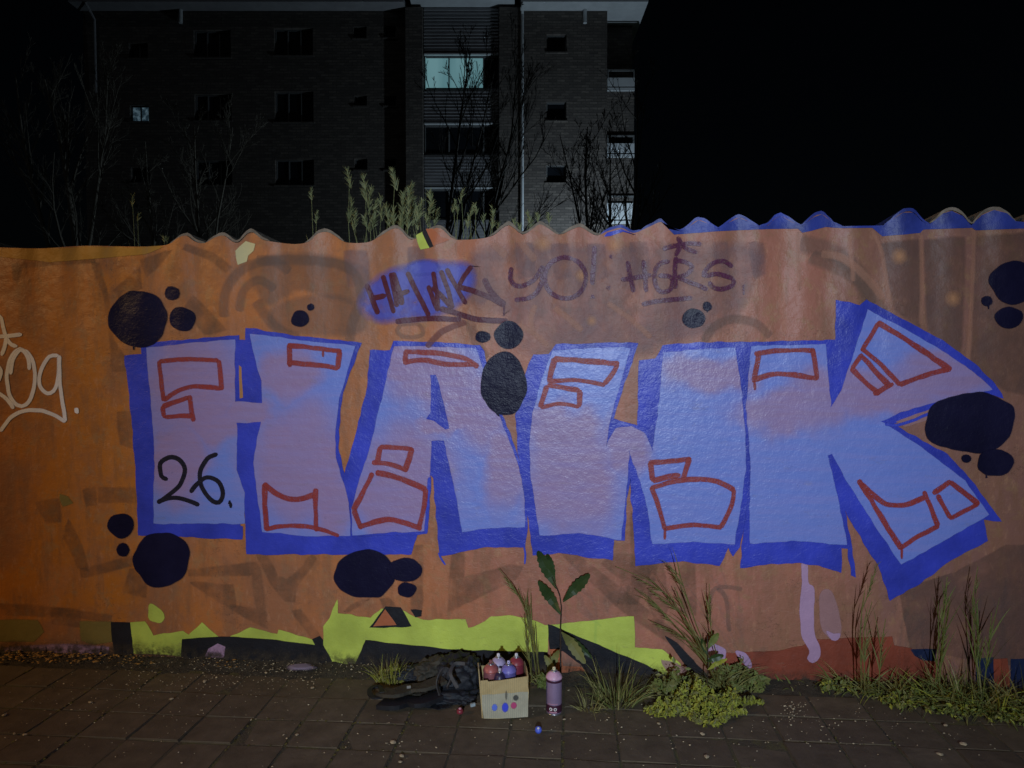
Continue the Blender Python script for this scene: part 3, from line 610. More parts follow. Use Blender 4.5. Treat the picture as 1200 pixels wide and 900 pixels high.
# ================================================================== LAMPS OF THE STREET (behind the viewer)
m_pole = plain('lamp_pole_steel', (.2, .2, .2), .5, .2, metallic=.6)
def street_lamp(loc, h, aim, power, col, size, spot, blend, label, arm=.5):
    root = empty('street_lamp', loc); tag(root, label, 'street lamp')
    mb = MB(); mb.lathe([(.11, 0), (.11, .25), (.06, .3), (.045, h)], 14); mb.build('pole', m_pole, root, True)
    d = (Vector(aim) - Vector((loc[0], loc[1], h))); d.z = 0; d.normalize()
    mb = MB(); mb.tube([(0, 0, h - .05), d * (arm * .5) + Vector((0, 0, h + .05)), d * arm + Vector((0, 0, h + .06))], .03, 8); mb.build('arm', m_pole, root)
    M = Matrix.Translation(d * (arm + .2) + Vector((0, 0, h + .06))) @ d.to_track_quat('Y', 'Z').to_matrix().to_4x4()
    mb = MB(); mb.box(-.11, .11, -.25, .25, 0, .08, M); mb.build('lamp_head', m_pole, root)
    ld = bpy.data.lights.new('lamp_light', 'SPOT'); ld.energy = power; ld.color = col; ld.spot_size = R(spot); ld.spot_blend = blend; ld.shadow_soft_size = size
    lo = bpy.data.objects.new('lamp_light', ld); C.objects.link(lo)
    lo.location = Vector(loc) + d * (arm + .2) + Vector((0, 0, h - .06)); lo.rotation_euler = (Vector(aim) - lo.location).to_track_quat('-Z', 'Y').to_euler()
    lo.parent = root; lo.matrix_parent_inverse = Matrix.Translation(-Vector(loc))
    return root
street_lamp((.15, -9.6, 0), 2.9, (.12, 0, 1.15), LED_POWER, (.70, .84, 1.0), .07, 37.5, 1.0, 'short lamp post with white light facing the graffiti wall')
street_lamp((-9.2, -6.0, 0), 4.6, (-2.2, -.3, .4), SODIUM_POWER, (1, .60, .24), .12, 70, 1.0, 'taller lamp post with amber light left of the footpath')
# ================================================================== APARTMENT BUILDING
BD = 30.0
bl = empty('apartment_building', tuple(at_depth(600, 430, BD))); bl.location.z = 1.72; bl.rotation_euler = (0, 0, YAW)
tag(bl, 'dark brick apartment block with one lit window rising behind the wall', 'building')
BASE = Vector(bl.location)
def U(px, d=BD): return (px - 600) / FPX * d
def Zb(py, d=BD): return at_depth(600, py, d).z - 1.72
m_brick, t, b, o_ = nodes('brown_brick'); v = objvec(t)
mp = N(t, 'ShaderNodeMapping'); mp.inputs['Rotation'].default_value = (R(90), 0, 0); t.links.new(v, mp.inputs[0])
bk = N(t, 'ShaderNodeTexBrick'); bk.inputs['Scale'].default_value = 1; bk.inputs['Brick Width'].default_value = .34; bk.inputs['Row Height'].default_value = .115; bk.inputs['Mortar Size'].default_value = .014
bk.inputs['Color1'].default_value = (.24, .20, .17, 1); bk.inputs['Color2'].default_value = (.11, .09, .08, 1); bk.inputs['Mortar'].default_value = (.09, .08, .07, 1); t.links.new(mp.outputs[0], bk.inputs['Vector'])
t.links.new(mix(t, mrange(t, noise(t, 2.6, 5, .7, objvec(t, (1, 1, 2.2))), .35, .68, 0, .85), bk.outputs[0], (.10, .085, .078)), b.inputs['Base Color']); b.inputs['Roughness'].default_value = .9
bump(t, b, math2(t, 'ADD', bk.outputs['Fac'], noise(t, 9, 4, .7, v)), .5, .03)
m_trim = plain('pale_trim', (.62, .63, .64), .6, .1, 2); m_dark = plain('dark_window_glass', (.012, .014, .018), .12, .2, 2, spec=.5)
m_frame = plain('window_frame', (.16, .16, .16), .5, .1); m_siding = plain('grey_siding', (.34, .33, .34), .7, .12, 2); m_roof = plain('roof_tiles', (.06, .045, .04), .9, .2, 4)
m_lit, t, b, o_ = nodes('lit_blind'); v = objvec(t)
em = N(t, 'ShaderNodeEmission'); em.inputs[1].default_value = WINDOW_GLOW
sp = N(t, 'ShaderNodeSeparateXYZ'); t.links.new(v, sp.inputs[0])
fold = noise(t, 1.6, 2, .5, objvec(t, (1, 1, .12)))
t.links.new(mix(t, mrange(t, fold, .35, .65), (.20, .46, .52), (.33, .66, .72)), em.inputs[0]); t.links.new(em.outputs[0], o_.inputs[0])
m_litdim, t, b, o_ = nodes('dim_lit_curtain'); v = objvec(t); em = N(t, 'ShaderNodeEmission'); em.inputs[1].default_value = WINDOW_GLOW * .5
t.links.new(mix(t, mrange(t, noise(t, 5, 3, .6, v), .45, .6), (.05, .10, .14), (.30, .48, .60)), em.inputs[0]); t.links.new(em.outputs[0], o_.inputs[0])
def holed(name, x0, x1, z0, z1, y, holes, mat, depth=.22):
    xs = sorted({x0, x1, *[h[0] for h in holes], *[h[1] for h in holes]}); zs = sorted({z0, z1, *[h[2] for h in holes], *[h[3] for h in holes]})
    mb = MB()
    for i in range(len(xs) - 1):
        for k in range(len(zs) - 1):
            cx, cz = (xs[i] + xs[i + 1]) / 2, (zs[k] + zs[k + 1]) / 2
            if any(h[0] < cx < h[1] and h[2] < cz < h[3] for h in holes): continue
            mb.add([(xs[i], y, zs[k]), (xs[i + 1], y, zs[k]), (xs[i + 1], y, zs[k + 1]), (xs[i], y, zs[k + 1])], [(0, 1, 2, 3)])
    for a, b2, c, d in holes:
        q = y + depth
        mb.add([(a, y, c), (b2, y, c), (b2, y, d), (a, y, d), (a, q, c), (b2, q, c), (b2, q, d), (a, q, d)], [(0, 4, 5, 1), (1, 5, 6, 2), (2, 6, 7, 3), (3, 7, 4, 0)])
    return mb.build(name, mat, bl)
def window(x0, x1, z0, z1, y, cols=1, sill=True, lit=None, lits=()):
    mb = MB(); f = .045
    for a in (x0, x1 - f): mb.box(a, a + f, y, y + .05, z0, z1)
    for c in (z0, z1 - f): mb.box(x0 + f, x1 - f, y, y + .05, c, c + f)
    for k in range(1, cols): xx = x0 + (x1 - x0) * k / cols; mb.box(xx - f / 2, xx + f / 2, y, y + .05, z0 + f, z1 - f)
    fr = mb.build('window', m_frame, bl)
    for k in range(cols):
        a = x0 + (x1 - x0) * k / cols; c = x0 + (x1 - x0) * (k + 1) / cols; mb = MB(); mb.box(a + .01, c - .01, y + .052, y + .06, z0 + .01, z1 - .01)
        mb.build('pane', lit if k in lits else m_dark, fr)
    if sill: mb = MB(); mb.box(x0 - .05, x1 + .05, y - .20, y - .003, z0 - .07, z0 - .01); mb.build('sill', m_brick, fr)
def rect(px0, px1, py0, py1): return (U(px0), U(px1), Zb(py1), Zb(py0))
ZT = Zb(13)
cols = [((325, 370), 3, ((33, 65), (107, 143), (187, 217))), ((232, 275), 3, ((35, 67), (110, 141), (188, 217))), ((157, 179), 2, ((50, 68), (123, 142), (196, 214))), ((417, 432), 1, ((31, 45), (112, 124), (186, 199))), ((452, 466), 1, ((30, 44), (112, 124), (186, 199)))]
hl = []
for (a, c), nn, ys in cols:
    for y0, y1 in ys: hl.append((rect(a, c, y0, y1), nn))
holed('brick_wall', U(105), U(478), 0, ZT, 0, [h for h, _ in hl], m_brick)
for i, (h, nn) in enumerate(hl):
    lit = i == 7
    window(*h, .14, nn, True, m_litdim if lit else None, (0, 1) if lit else ())
hr = [rect(640, 663, 40, 61), rect(640, 663, 119, 141), rect(640, 663, 193, 214)]
holed('brick_wall', U(610), U(710), 0, ZT, 0, hr, m_brick)
for h in hr: window(*h, .14, 1, True)
# piers of the bay
for a, c in ((478, 498), (585, 610)):
    mb = MB(); mb.box(U(a) + .01, U(c) - .01, -.35, 1.2, 0, ZT); mb.build('brick_pier', m_brick, bl)
# bay: siding panels and window strips
def siding(px0, px1, py0, py1):
    mb = MB(); x0, x1, z0, z1 = rect(px0, px1, py0, py1); k = max(3, int((z1 - z0) / .13)); s = (z1 - z0) / k
    for q in range(k): mb.add([(x0, -.12, z0 + q * s), (x1, -.12, z0 + q * s), (x1, -.06, z0 + (q + 1) * s), (x0, -.06, z0 + (q + 1) * s), (x0, -.06, z0 + q * s), (x1, -.06, z0 + q * s)], [(0, 1, 2, 3), (1, 0, 4, 5)])
    mb.box(x0, x1, -.05, .3, z0, z1)
    mb.build('siding_panel', m_siding, bl)
for y0, y1 in ((10, 65), (105, 144), (182, 219), (258, 296), (330, 370)): siding(498.5, 584.5, y0, y1)
for i, (y0, y1) in enumerate(((66, 104), (147, 181), (222, 257), (298, 329))):
    x0, x1, z0, z1 = rect(499, 584.5, y0, y1); f = .05
    mb = MB(); sx = [499, 527, 567, 584.5]
    for s in sx: mb.box(max(x0, U(s) - f / 2), min(x1, U(s) + f / 2), .02, .09, z0, z1)
    mb.box(x0 + f, x1 - f, .03, .085, z0, z0 + f); mb.box(x0 + f, x1 - f, .03, .085, z1 - f, z1)
    fr = mb.build('window', m_frame, bl)
    for k in range(3):
        mb = MB(); mb.box(U(sx[k]) + .01, U(sx[k + 1]) - .01, .092, .10, z0, z1)
        mb.build('pane', m_lit if i == 0 and k < 2 else m_dark, fr)
    mb = MB(); mb.box(x0, x1, -.16, -.02, z1 + .005, z1 + .055); mb.build('lintel_strip', m_trim, bl)
# corner balconies on the right
hb = []
mb = MB(); mb.add([(U(710), 0, 0), (U(710), 1.3, 0), (U(710), 1.3, ZT), (U(710), 0, ZT)], [(0, 1, 2, 3)]); mb.add([(U(710), 1.3, 0), (U(745), 1.3, 0), (U(745), 1.3, ZT), (U(710), 1.3, ZT)], [(0, 1, 2, 3)]); mb.add([(U(745), 1.3, 0), (U(745), 12, 0), (U(745), 12, ZT), (U(745), 1.3, ZT)], [(0, 1, 2, 3)]); mb.build('brick_wall', m_brick, bl)
for y0, y1, y2 in ((83, 91, 106), (160, 168, 184), (231, 238, 262)):
    x0, x1 = U(710.5), U(742)
    mb = MB(); mb.box(x0, x1, 0, 1.28, Zb(y2), Zb(y2) + .12); fl = mb.build('balcony_floor', m_trim, bl)
    mb = MB(); mb.box(x0, x1, .0, .08, Zb(y2) + .18, Zb(y1)); mb.build('balcony_parapet', m_trim, fl)
    mb = MB(); mb.box(x0, x0 + .06, .0, .06, Zb(y1), Zb(y0)); mb.box(x1 - .06, x1, .0, .06, Zb(y1), Zb(y0)); mb.box(x0, x1, .0, .07, Zb(y0), Zb(y0) + .06); mb.build('balcony_rail', m_frame, fl)
    mb = MB(); mb.box(x0, x1, .10, .4, Zb(y2) - 1.85, Zb(y2) - .003); mb.build('brick_panel', m_brick, fl)
# roof
mb = MB(); mb.box(U(101), U(478), -.75, 12, ZT + .01, ZT + .22); rf = mb.build('roof', m_siding, bl)
mb = MB(); mb.box(U(485), U(603), -1.05, 1, Zb(10) + .02, Zb(10) + .34); mb.build('roof', m_trim, bl)
mb = MB(); mb.box(U(610), U(757, 29.3), -.75, 12, ZT + .012, ZT + .25); mb.build('roof', m_trim, bl)
mb = MB(); x0, x1 = U(101), U(757, 29.3); mb.add([(x0, -.7, ZT + .4), (x1, -.7, ZT + .4), (x1, 12, ZT + .4), (x0, 12, ZT + .4), (x0 + 3, 5, ZT + 2.4), (x1 - 3, 5, ZT + 2.4)], [(0, 1, 5, 4), (1, 2, 5), (2, 3, 4, 5), (3, 0, 4)]); mb.build('roof_tiles', m_roof, rf)
mb = MB(); mb.tube([(U(612), -.75, ZT - .1), (U(612), -.45, ZT - .35), (U(612), -.42, 0)], .055, 8); mb.build('drainpipe', m_trim, bl)
mb = MB(); mb.tube([(U(120), -.75, ZT), (U(120), -.12, ZT - .4), (U(120), -.1, ZT - 3.4)], .05, 8); mb.build('drainpipe', m_siding, bl)
for px in (684, 219): mb = MB(); mb.tube([(U(px), -.1, ZT), (U(px), -.12, ZT - .55)], .08, 8); mb.build('pipe_stub', m_trim, bl)
# courtyard lamp hidden low behind the wall
cp = at_depth(722, 450, 26.6); cp.z = 1.72
cl = empty('courtyard_lamp', cp); tag(cl, 'low lamp post with cool light near the bare trees behind the wall', 'lamp post')
mb = MB(); mb.lathe([(.06, 0), (.04, .1), (.035, 2.3)], 10); mb.build('pole', m_pole, cl)
mb = MB(); mb.lathe([(.05, 2.3), (.09, 2.33), (.07, 2.345)], 12); mb.build('lamp_base', m_pole, cl)
ld = bpy.data.lights.new('lamp_light', 'POINT'); ld.energy = COURT_POWER; ld.color = (.62, .82, 1); ld.shadow_soft_size = .1
lo = bpy.data.objects.new('lamp_light', ld); C.objects.link(lo); lo.parent = cl; lo.location = (0, 0, 2.5)
# ================================================================== BARE TREES
m_bark = plain('dark_bark', (.055, .045, .036), .9, .3, 20); m_bark2 = plain('lit_bark', (.22, .19, .15), .9, .3, 20)  # second bark: faint light on the left trees painted in as paler colour
def bare_tree(px, ytop, D, seed, label, lean=0, spread=.5, stems=1, r0=.09, mat=None, group=None):
    rnd = random.Random(seed); p0 = at_depth(px, 450, D); p0.z = 1.70; H = at_depth(px, ytop, D).z - 1.70
    root = empty('bare_tree', p0); tag(root, label, 'tree', group)
    tr = MB(); br = MB()
    def grow(p, d, L, r, lev, mb):
        k = 5 if lev < 2 else 4; pts = [p]; rad = [r]
        for i in range(k):
            d = (d + Vector((rnd.uniform(-1, 1), rnd.uniform(-1, 1), rnd.uniform(-.2, .5))) * (.10 + .06 * lev) + Vector((0, 0, .05))).normalized()
            p = p + d * (L / k); pts.append(p); rad.append(max(.006, r * (1 - .8 * (i + 1) / k)))
        mb.tube(pts, rad, 5 if lev < 2 else 4, False)
        if lev < 3:
            for q in range({0: 13, 1: 7, 2: 5}[lev]):
                s = rnd.uniform(.22, .95); i = min(k - 1, int(s * k)); fr = s * k - i; bp = pts[i].lerp(pts[i + 1], fr)
                a = rnd.uniform(0, 2 * math.pi); dd = (pts[i + 1] - pts[i]).normalized()
                side = (dd.cross(Vector((math.cos(a), math.sin(a), .2)))).normalized()
                grow(bp, (dd * .8 + side * spread * rnd.uniform(.7, 1.5) + Vector((0, 0, .15))).normalized(), L * (1 - s * .6) * rnd.uniform(.3, .55), max(.007, rad[i] * .55), lev + 1, br)
    for s in range(stems):
        a = rnd.uniform(0, 6.28); off = .12 if stems > 1 else 0
        grow(Vector((off * math.cos(a), off * math.sin(a), 0)), Vector((lean + (rnd.uniform(-.25, .25) if stems > 1 else 0), rnd.uniform(-.1, .1), 1)).normalized(), H * rnd.uniform(.82, 1), r0 * (1 if s == 0 else .75), 0, tr)
    tr.build('trunk', mat or m_bark, root, True); br.build('branches', mat or m_bark, root)
bare_tree(520, 45, 21.5, 3, 'slender bare tree in front of the lit window', stems=2, spread=.4, lean=-.04)
bare_tree(548, 60, 22, 5, 'forked bare tree right of the lit window', stems=2, spread=.45, lean=.03)
bare_tree(700, 105, 21.5, 11, 'spreading bare tree in front of the small square windows', stems=2, spread=.6, lean=-.06, r0=.085)
bare_tree(722, 85, 22.5, 14, 'upright bare tree in front of the corner balconies', stems=2, spread=.5, lean=.04, r0=.085)
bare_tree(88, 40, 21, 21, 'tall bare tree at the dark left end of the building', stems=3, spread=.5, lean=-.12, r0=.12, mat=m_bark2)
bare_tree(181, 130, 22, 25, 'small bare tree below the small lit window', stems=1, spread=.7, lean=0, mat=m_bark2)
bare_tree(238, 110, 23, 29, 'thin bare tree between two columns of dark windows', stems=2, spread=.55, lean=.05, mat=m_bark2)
# ================================================================== PLANTS
def leafmat(name, col, rough=.55, var=.35):
    m, t, b, o_ = nodes(name); v = objvec(t)
    c = mix(t, noise(t, 25, 3, .6, v), tuple(x * (1 - var) for x in col), tuple(x * (1 + var) for x in col))
    t.links.new(c, b.inputs['Base Color']); b.inputs['Roughness'].default_value = rough; b.inputs['Specular IOR Level'].default_value = .3
    tl = N(t, 'ShaderNodeBsdfTranslucent'); t.links.new(c, tl.inputs[0]); mx = N(t, 'ShaderNodeMixShader'); mx.inputs[0].default_value = .18
    t.links.new(b.outputs[0], mx.inputs[1]); t.links.new(tl.outputs[0], mx.inputs[2]); t.links.new(mx.outputs[0], o_.inputs[0])
    return m
m_grass = leafmat('grass_green', (.15, .18, .045)); m_dry = leafmat('dry_grass', (.26, .23, .085)); m_leaf = leafmat('sapling_leaf', (.035, .062, .018), .4); m_stem = leafmat('dark_stem', (.045, .03, .022))
m_yel = leafmat('yellow_green_weed', (.31, .32, .045)); m_straw = leafmat('pale_seed_grass', (.22, .245, .115)); m_olv = leafmat('olive_grass', (.18, .175, .055))
rnd = random.Random(99)
def blade(mb, p, d, L, w, droop, n=6, fold=True):
    """one curved grass blade, tapering to a point"""
    p = Vector(p); d = Vector(d).normalized(); s = d.cross(Vector((0, 0, 1)));
    s = s.normalized() if s.length > .01 else Vector((1, 0, 0))
    a = rnd.uniform(0, math.pi); s = (Matrix.Rotation(a, 3, d) @ s)
    vs = []
    for i in range(n + 1):
        ww = w * (1 - (i / n) ** 1.6) * .5 + .0003
        vs += [p - s * ww, p + s * ww]
        d = (d + Vector((0, 0, -droop / n)) + Vector((rnd.uniform(-1, 1), rnd.uniform(-1, 1), 0)) * .03).normalized(); p = p + d * (L / n)
    mb.add(vs, [(2 * i, 2 * i + 1, 2 * i + 3, 2 * i + 2) for i in range(n)])
def seed_head(mb, p, d, L, k=14, sl=.03, wide=.42, bw=.0065):
    p = Vector(p); d = Vector(d).normalized()
    for i in range(k):
        q = p + d * (L * i / k); a = rnd.uniform(0, 6.28)
        dd = (d + Vector((math.cos(a), math.sin(a) * .6, .1)) * wide).normalized()
        blade(mb, q, dd, sl * rnd.uniform(.7, 1.2) * (1.15 - .5 * i / k), bw, .5, 3)
def stem_pts(pts, Y): return [on_y(x, y, Y + .0) for x, y in pts]
# grasses growing behind the wall, heads above its top
def wall_grass(name, stalks, label, Y=.34, mat=None):
    root = empty(name, tuple(on_y(stalks[0][0], 290, Y))); root.location.z = 1.72; tag(root, label, 'grass'); off = -root.location
    for (x, ytop, lean, head) in stalks:
        a = on_y(x, 300, Y + rnd.uniform(-.06, .10)); a.z = 1.715; tp = on_y(x + lean, ytop, a.y)
        md = a.lerp(tp, .6) + Vector((rnd.uniform(-.008, .008), 0, 0)); mb = MB()
        pts = [a, a.lerp(md, .5), md, md.lerp(tp, .5), tp]; pts = [p + off for p in pts]
        hd = (pts[-1] - pts[-2]).normalized(); hl_ = head / 235; hd = (hd + Vector((rnd.uniform(-.32, .32), 0, 0))).normalized()
        mb.tube([pts[0], pts[1], pts[2], pts[-1] - hd * hl_ * .6], [.0022, .002, .0016, .0012], 4, False)
        seed_head(mb, pts[-1] - hd * hl_, hd, hl_ * .9, max(12, int(head * 1.7)), .045 if head > 20 else .030, .50, .0038)
        if rnd.random() < .8:
            for _ in range(4): blade(mb, pts[0].lerp(pts[2], rnd.uniform(0, .7)), (rnd.uniform(-.3, .3), rnd.uniform(-.1, .1), 1), rnd.uniform(.10, .22), .0065, .3)
        mb.build('stalk', mat or m_straw, root)
st = [(414, 197, -8, 26), (425, 232, -12, 30), (432, 203, -6, 34), (437, 218, -2, 34), (440, 232, 2, 34), (446, 228, 0, 32), (450, 238, 2, 30), (457, 197, 2, 28), (463, 242, -2, 24), (468, 224, 4, 28), (474, 216, 6, 32), (480, 212, 4, 34), (484, 230, 2, 30), (489, 240, 0, 26), (494, 232, 2, 28), (500, 222, 2, 32), (504, 236, 3, 28), (508, 244, 4, 24), (422, 246, -6, 24), (470, 248, 0, 22), (443, 250, -2, 22), (430, 252, -4, 22), (476, 244, 2, 24), (460, 250, 0, 20), (486, 250, 2, 20), (496, 250, 2, 20)]
wall_grass('tall_grass', st, 'dense clump of pale seeding grass above the wall top')
wall_grass('tall_grass', [(532, 234, 2, 16), (537, 240, -2, 12), (541, 221, 2, 18), (545, 258, 3, 10), (551, 240, 4, 20), (556, 238, 0, 14), (566, 252, 2, 10), (572, 240, 4, 18), (576, 258, 2, 10), (580, 260, 5, 12)], 'sparse row of short seeding grass in front of the dark bay window')
wall_grass('tall_grass', [(606, 256, -4, 12), (611, 262, -3, 10), (615, 248, 3, 14), (620, 258, 4, 12), (628, 250, 1, 10), (643, 249, 0, 12)], 'small tuft of yellowish grass near the drainpipe foot')
wall_grass('tall_grass', [(158, 228, -2, 14), (160, 250, 3, 10)], 'single thin grass stalk above the orange wall end')
wall_grass('tall_grass', [(367, 219, -3, 16), (369, 246, 2, 18)], 'lone seeding grass stalk beside the dark windows')
wall_grass('tall_grass', [(191, 278, 1, 6), (194, 280, 1, 5)], 'tiny grass sprig on the wall top')
# sapling with toothed leaves
root = empty('sapling', tuple(on_y(657, 795, -.10))); root.location.z = 0; tag(root, 'dark sapling with large toothed leaves standing against the lime band', 'plant'); off = -root.location
def rel(pts, Y): return [on_y(x, y, Y) + off for x, y in pts]
mb = MB(); sp_ = rel([(657, 797), (657, 765), (657, 735), (658, 712), (656, 698), (652, 688), (647, 676)], -.10); mb.tube(sp_, [.0045, .0042, .0036, .0032, .003, .0026, .0018], 6); mb.build('stem', m_stem, root, True)
def leaf(a, c, wid, Y, name='leaf', mat=None, dy=0, tooth=.12):
    A = on_y(*a, Y) + off; Bq = on_y(*c, Y + dy) + off; ax = (Bq - A); L = ax.length; ax.normalize(); sd = ax.cross(Vector((0, -1, .15))).normalized(); nm = sd.cross(ax)
    vs = []; fs = []; n = 14
    for i in range(n + 1):
        s = i / n; h = wid * (math.sin(math.pi * min(1, s * .93 + .03) ** 1.15) ** .85) * (1 + (tooth if i % 2 else -tooth) * (1 if s > .3 else .2)) * .5
        m_ = A + ax * L * s + nm * (-.14 * L * math.sin(math.pi * s) + .03 * L * math.sin(9 * s + wid * 300)) 
        vs += [m_ - sd * h + nm * .25 * h, m_, m_ + sd * h + nm * .25 * h]
    for i in range(n): fs += [(3 * i, 3 * i + 1, 3 * i + 4, 3 * i + 3), (3 * i + 1, 3 * i + 2, 3 * i + 5, 3 * i + 4)]
    mb = MB(); mb.add(vs, fs); return mb.build(name, mat or m_leaf, root)
leaf((652, 690), (630, 646), .052, -.10); leaf((650, 682), (641, 649), .035, -.09); leaf((657, 720), (631, 681), .046, -.11); leaf((660, 705), (691, 673), .048, -.12); leaf((658, 740), (686, 778), .046, -.14, mat=m_olv); leaf((660, 742), (694, 772), .03, -.09); leaf((652, 792), (638, 768), .03, -.15, mat=m_olv, dy=.02); leaf((640, 793), (655, 762), .034, -.14, mat=m_olv, dy=.02)
# thin nodding grasses and tall clumps
def tall_grass(paths, label, Y, mat, heads=True, tuft=0, base=None, hl=.10, name='tall_grass', tl=.12):
    x0 = base or paths[0][0]; g = on_y(*x0, Y); g.z = 0
    root = empty(name, tuple(g)); tag(root, label, 'grass'); off = -root.location
    for pth in paths:
        yy = Y + rnd.uniform(-.03, .03); pts = [on_y(x, y, yy) for x, y in pth]; pts[0].z = min(pts[0].z, .02); pts = [p + off for p in pts]
        sm = [pts[0]]
        for i in range(len(pts) - 1): sm += [pts[i].lerp(pts[i + 1], .5), pts[i + 1]]
        mb = MB(); mb.tube(sm, [.0028 - .0016 * i / len(sm) for i in range(len(sm))], 4, False)
        if heads: seed_head(mb, sm[-1].lerp(sm[-4], 1), sm[-1] - sm[-4], hl, 24, .045, .30, .0036)
        for _ in range(5):
            i = rnd.randrange(1, len(sm) - 2); d = (sm[i] - sm[i - 1]).normalized(); blade(mb, sm[i], d + Vector((rnd.uniform(-.3, .3), rnd.uniform(-.2, .1), .1)), rnd.uniform(.08, .20), .0058, .5)
        mb.build('stalk', mat, root)
    if tuft:
        mb = MB()
        for _ in range(tuft): a = rnd.uniform(0, 6.28); blade(mb, (.05 * rnd.uniform(-1, 1), .03 * rnd.uniform(-1, 1), 0), (math.cos(a) * .7, math.sin(a) * .35 - .1, 1), rnd.uniform(.5, 1.2) * tl, .005, .9)
        mb.build('tuft', mat, root)
    return root
tall_grass([[(630, 800), (622, 745), (616, 715), (601, 686), (584, 666)], [(634, 798), (626, 752), (620, 722), (618, 700)], [(624, 800), (618, 760), (614, 720)], [(632, 800), (630, 770), (622, 735), (607, 690)]], 'thin nodding grass stalks between the cardboard box and the sapling', -.10, m_olv, tuft=22)
tall_grass([[(848, 800), (812, 745), (790, 705), (765, 682), (722, 664)], [(846, 800), (815, 730), (805, 700), (797, 675), (784, 663)], [(842, 800), (820, 760), (790, 740), (762, 728)], [(845, 800), (806, 730), (786, 705), (760, 690)], [(850, 802), (835, 750), (831, 720), (831, 684)], [(846, 800), (802, 745), (775, 715), (745, 690)], [(843, 800), (815, 745), (800, 710), (790, 688)]], 'big drooping clump of green grass rising from the yellow green weed', -.11, m_olv, tuft=40, tl=.2, hl=.13)
tall_grass([[(1010, 800), (1008, 745), (1010, 715), (1020, 690), (1027, 664)], [(1014, 800), (1012, 740), (1022, 705)], [(1030, 800), (1032, 760), (1038, 725)]], 'upright grass stalk against the red brown band', -.10, m_olv, tuft=16, hl=.16)
tall_grass([[(1096, 800), (1100, 750), (1108, 710), (1110, 676)], [(1100, 800), (1106, 745), (1113, 700)], [(1098, 800), (1103, 760), (1106, 730)]], 'dark grass stalk under the tip of the blue letter', -.10, m_grass, tuft=20, hl=.16)
tall_grass([[(1148, 800), (1142, 750), (1140, 700), (1146, 664)], [(1150, 800), (1146, 740), (1144, 710)], [(1152, 800), (1160, 750), (1162, 718)]], 'tall dark grass stalk beside the navy painted corner', -.10, m_grass, tuft=24, hl=.17)
# tufts
def tuft(px, py, nblades, L, spread, mats, label, name='grass_tuft', w=.005, rx=.05, ry=.03):
    g = on_z(px, py); root = empty(name, tuple(g)); tag(root, label, 'grass')
    for mi, m in enumerate(mats):
        mb = MB()
        for _ in range(nblades // len(mats)):
            a = rnd.uniform(0, 6.28); r = math.sqrt(rnd.random()); blade(mb, (rx * r * math.cos(a), ry * r * math.sin(a), 0), (math.cos(a) * spread * rnd.random(), math.sin(a) * spread * .6 * rnd.random(), 1), L * rnd.uniform(.3, 1.15), w * rnd.uniform(.5, 1.2), rnd.uniform(.3, 1.9))
        mb.build('blades', m, root)['kind'] = 'stuff'
    return root
tuft(722, 826, 130, .19, 1.1, [m_grass, m_olv, m_dry], 'spiky green grass tuft on the paving between sapling and yellow weed', rx=.08, ry=.05)
tuft(690, 832, 36, .11, 1.3, [m_dry], 'small straw coloured tuft beside the standing spray can', rx=.04)
def weed(px, py, rx, ry, h, count, mats, label, name='low_weed', ls=.012):
    g = on_z(px, py); root = empty(name, tuple(g)); tag(root, label, 'weed'); ms = [MB() for _ in mats]; stm = MB()
    for _ in range(count):
        a = rnd.uniform(0, 6.28); r = math.sqrt(rnd.random()); k_ = .75 + .55 * mnoise.noise((math.cos(a) * 1.8, math.sin(a) * 1.8, px * .1)); x, y = rx * r * k_ * math.cos(a), ry * r * k_ * math.sin(a)
        hh = h * (1 - r * r * .8) * rnd.uniform(.25, 1.1) * (.65 + 1.1 * mnoise.noise((x * 22 + px, y * 22, 2))) + .004
        n_ = Vector((rnd.uniform(-1, 1), rnd.uniform(-1.5, .1), rnd.uniform(.1, 1.1))).normalized(); u = n_.orthogonal().normalized(); u = Matrix.Rotation(rnd.uniform(0, 6.28), 3, n_) @ u; v_ = n_.cross(u); s = ls * rnd.uniform(.35, 1.5); p = Vector((x, y, hh))
        ms[rnd.randrange(len(ms))].add([p - u * s, p - v_ * s * .5 + n_ * s * .15, p + u * s, p + v_ * s * .5 + n_ * s * .15], [(0, 1, 2, 3)])
        if rnd.random() < .12: stm.tube([(x * .8, y * .8, 0), (x * .95, y * .95, hh * .6), p], .0013, 3, False)
    for k, m in enumerate(mats): ms[k].build('foliage', m, root)
    stm.build('stems', mats[0], root)['kind'] = 'stuff'
    return root
weed(824, 831, .29, .14, .095, 2900, [m_yel, m_yel, m_olv], 'yellow green mound of small leaved weed at the wall foot', ls=.010)
weed(795, 812, .14, .07, .11, 600, [m_olv, m_grass], 'dark leafy weed behind the yellow green mound', ls=.013)
weed(862, 806, .15, .08, .14, 800, [m_olv, m_grass], 'taller leafy weed beside the lilac paint drips', ls=.013)
root = weed(640, 805, .05, .05, .05, 220, [m_grass], 'small dark green weed behind the standing spray can')
root = weed(457, 797, .075, .05, .09, 420, [m_yel, m_dry, m_olv], 'dry yellowish bushy weed left of the black backpack', ls=.007)
tuft(458, 800, 110, .11, .7, [m_dry, m_yel], 'fine upright dry stems in the yellowish weed left of the backpack', w=.003, rx=.065, ry=.03)
leafy = empty('broadleaf_weed', tuple(on_z(828, 818))); tag(leafy, 'small broad leaved seedling over the lilac drip', 'plant'); root = leafy; off = -leafy.location
mb = MB(); mb.tube(rel([(828, 815), (830, 780), (829, 745)], -.14), .0025, 5); mb.build('stem', m_stem, leafy)
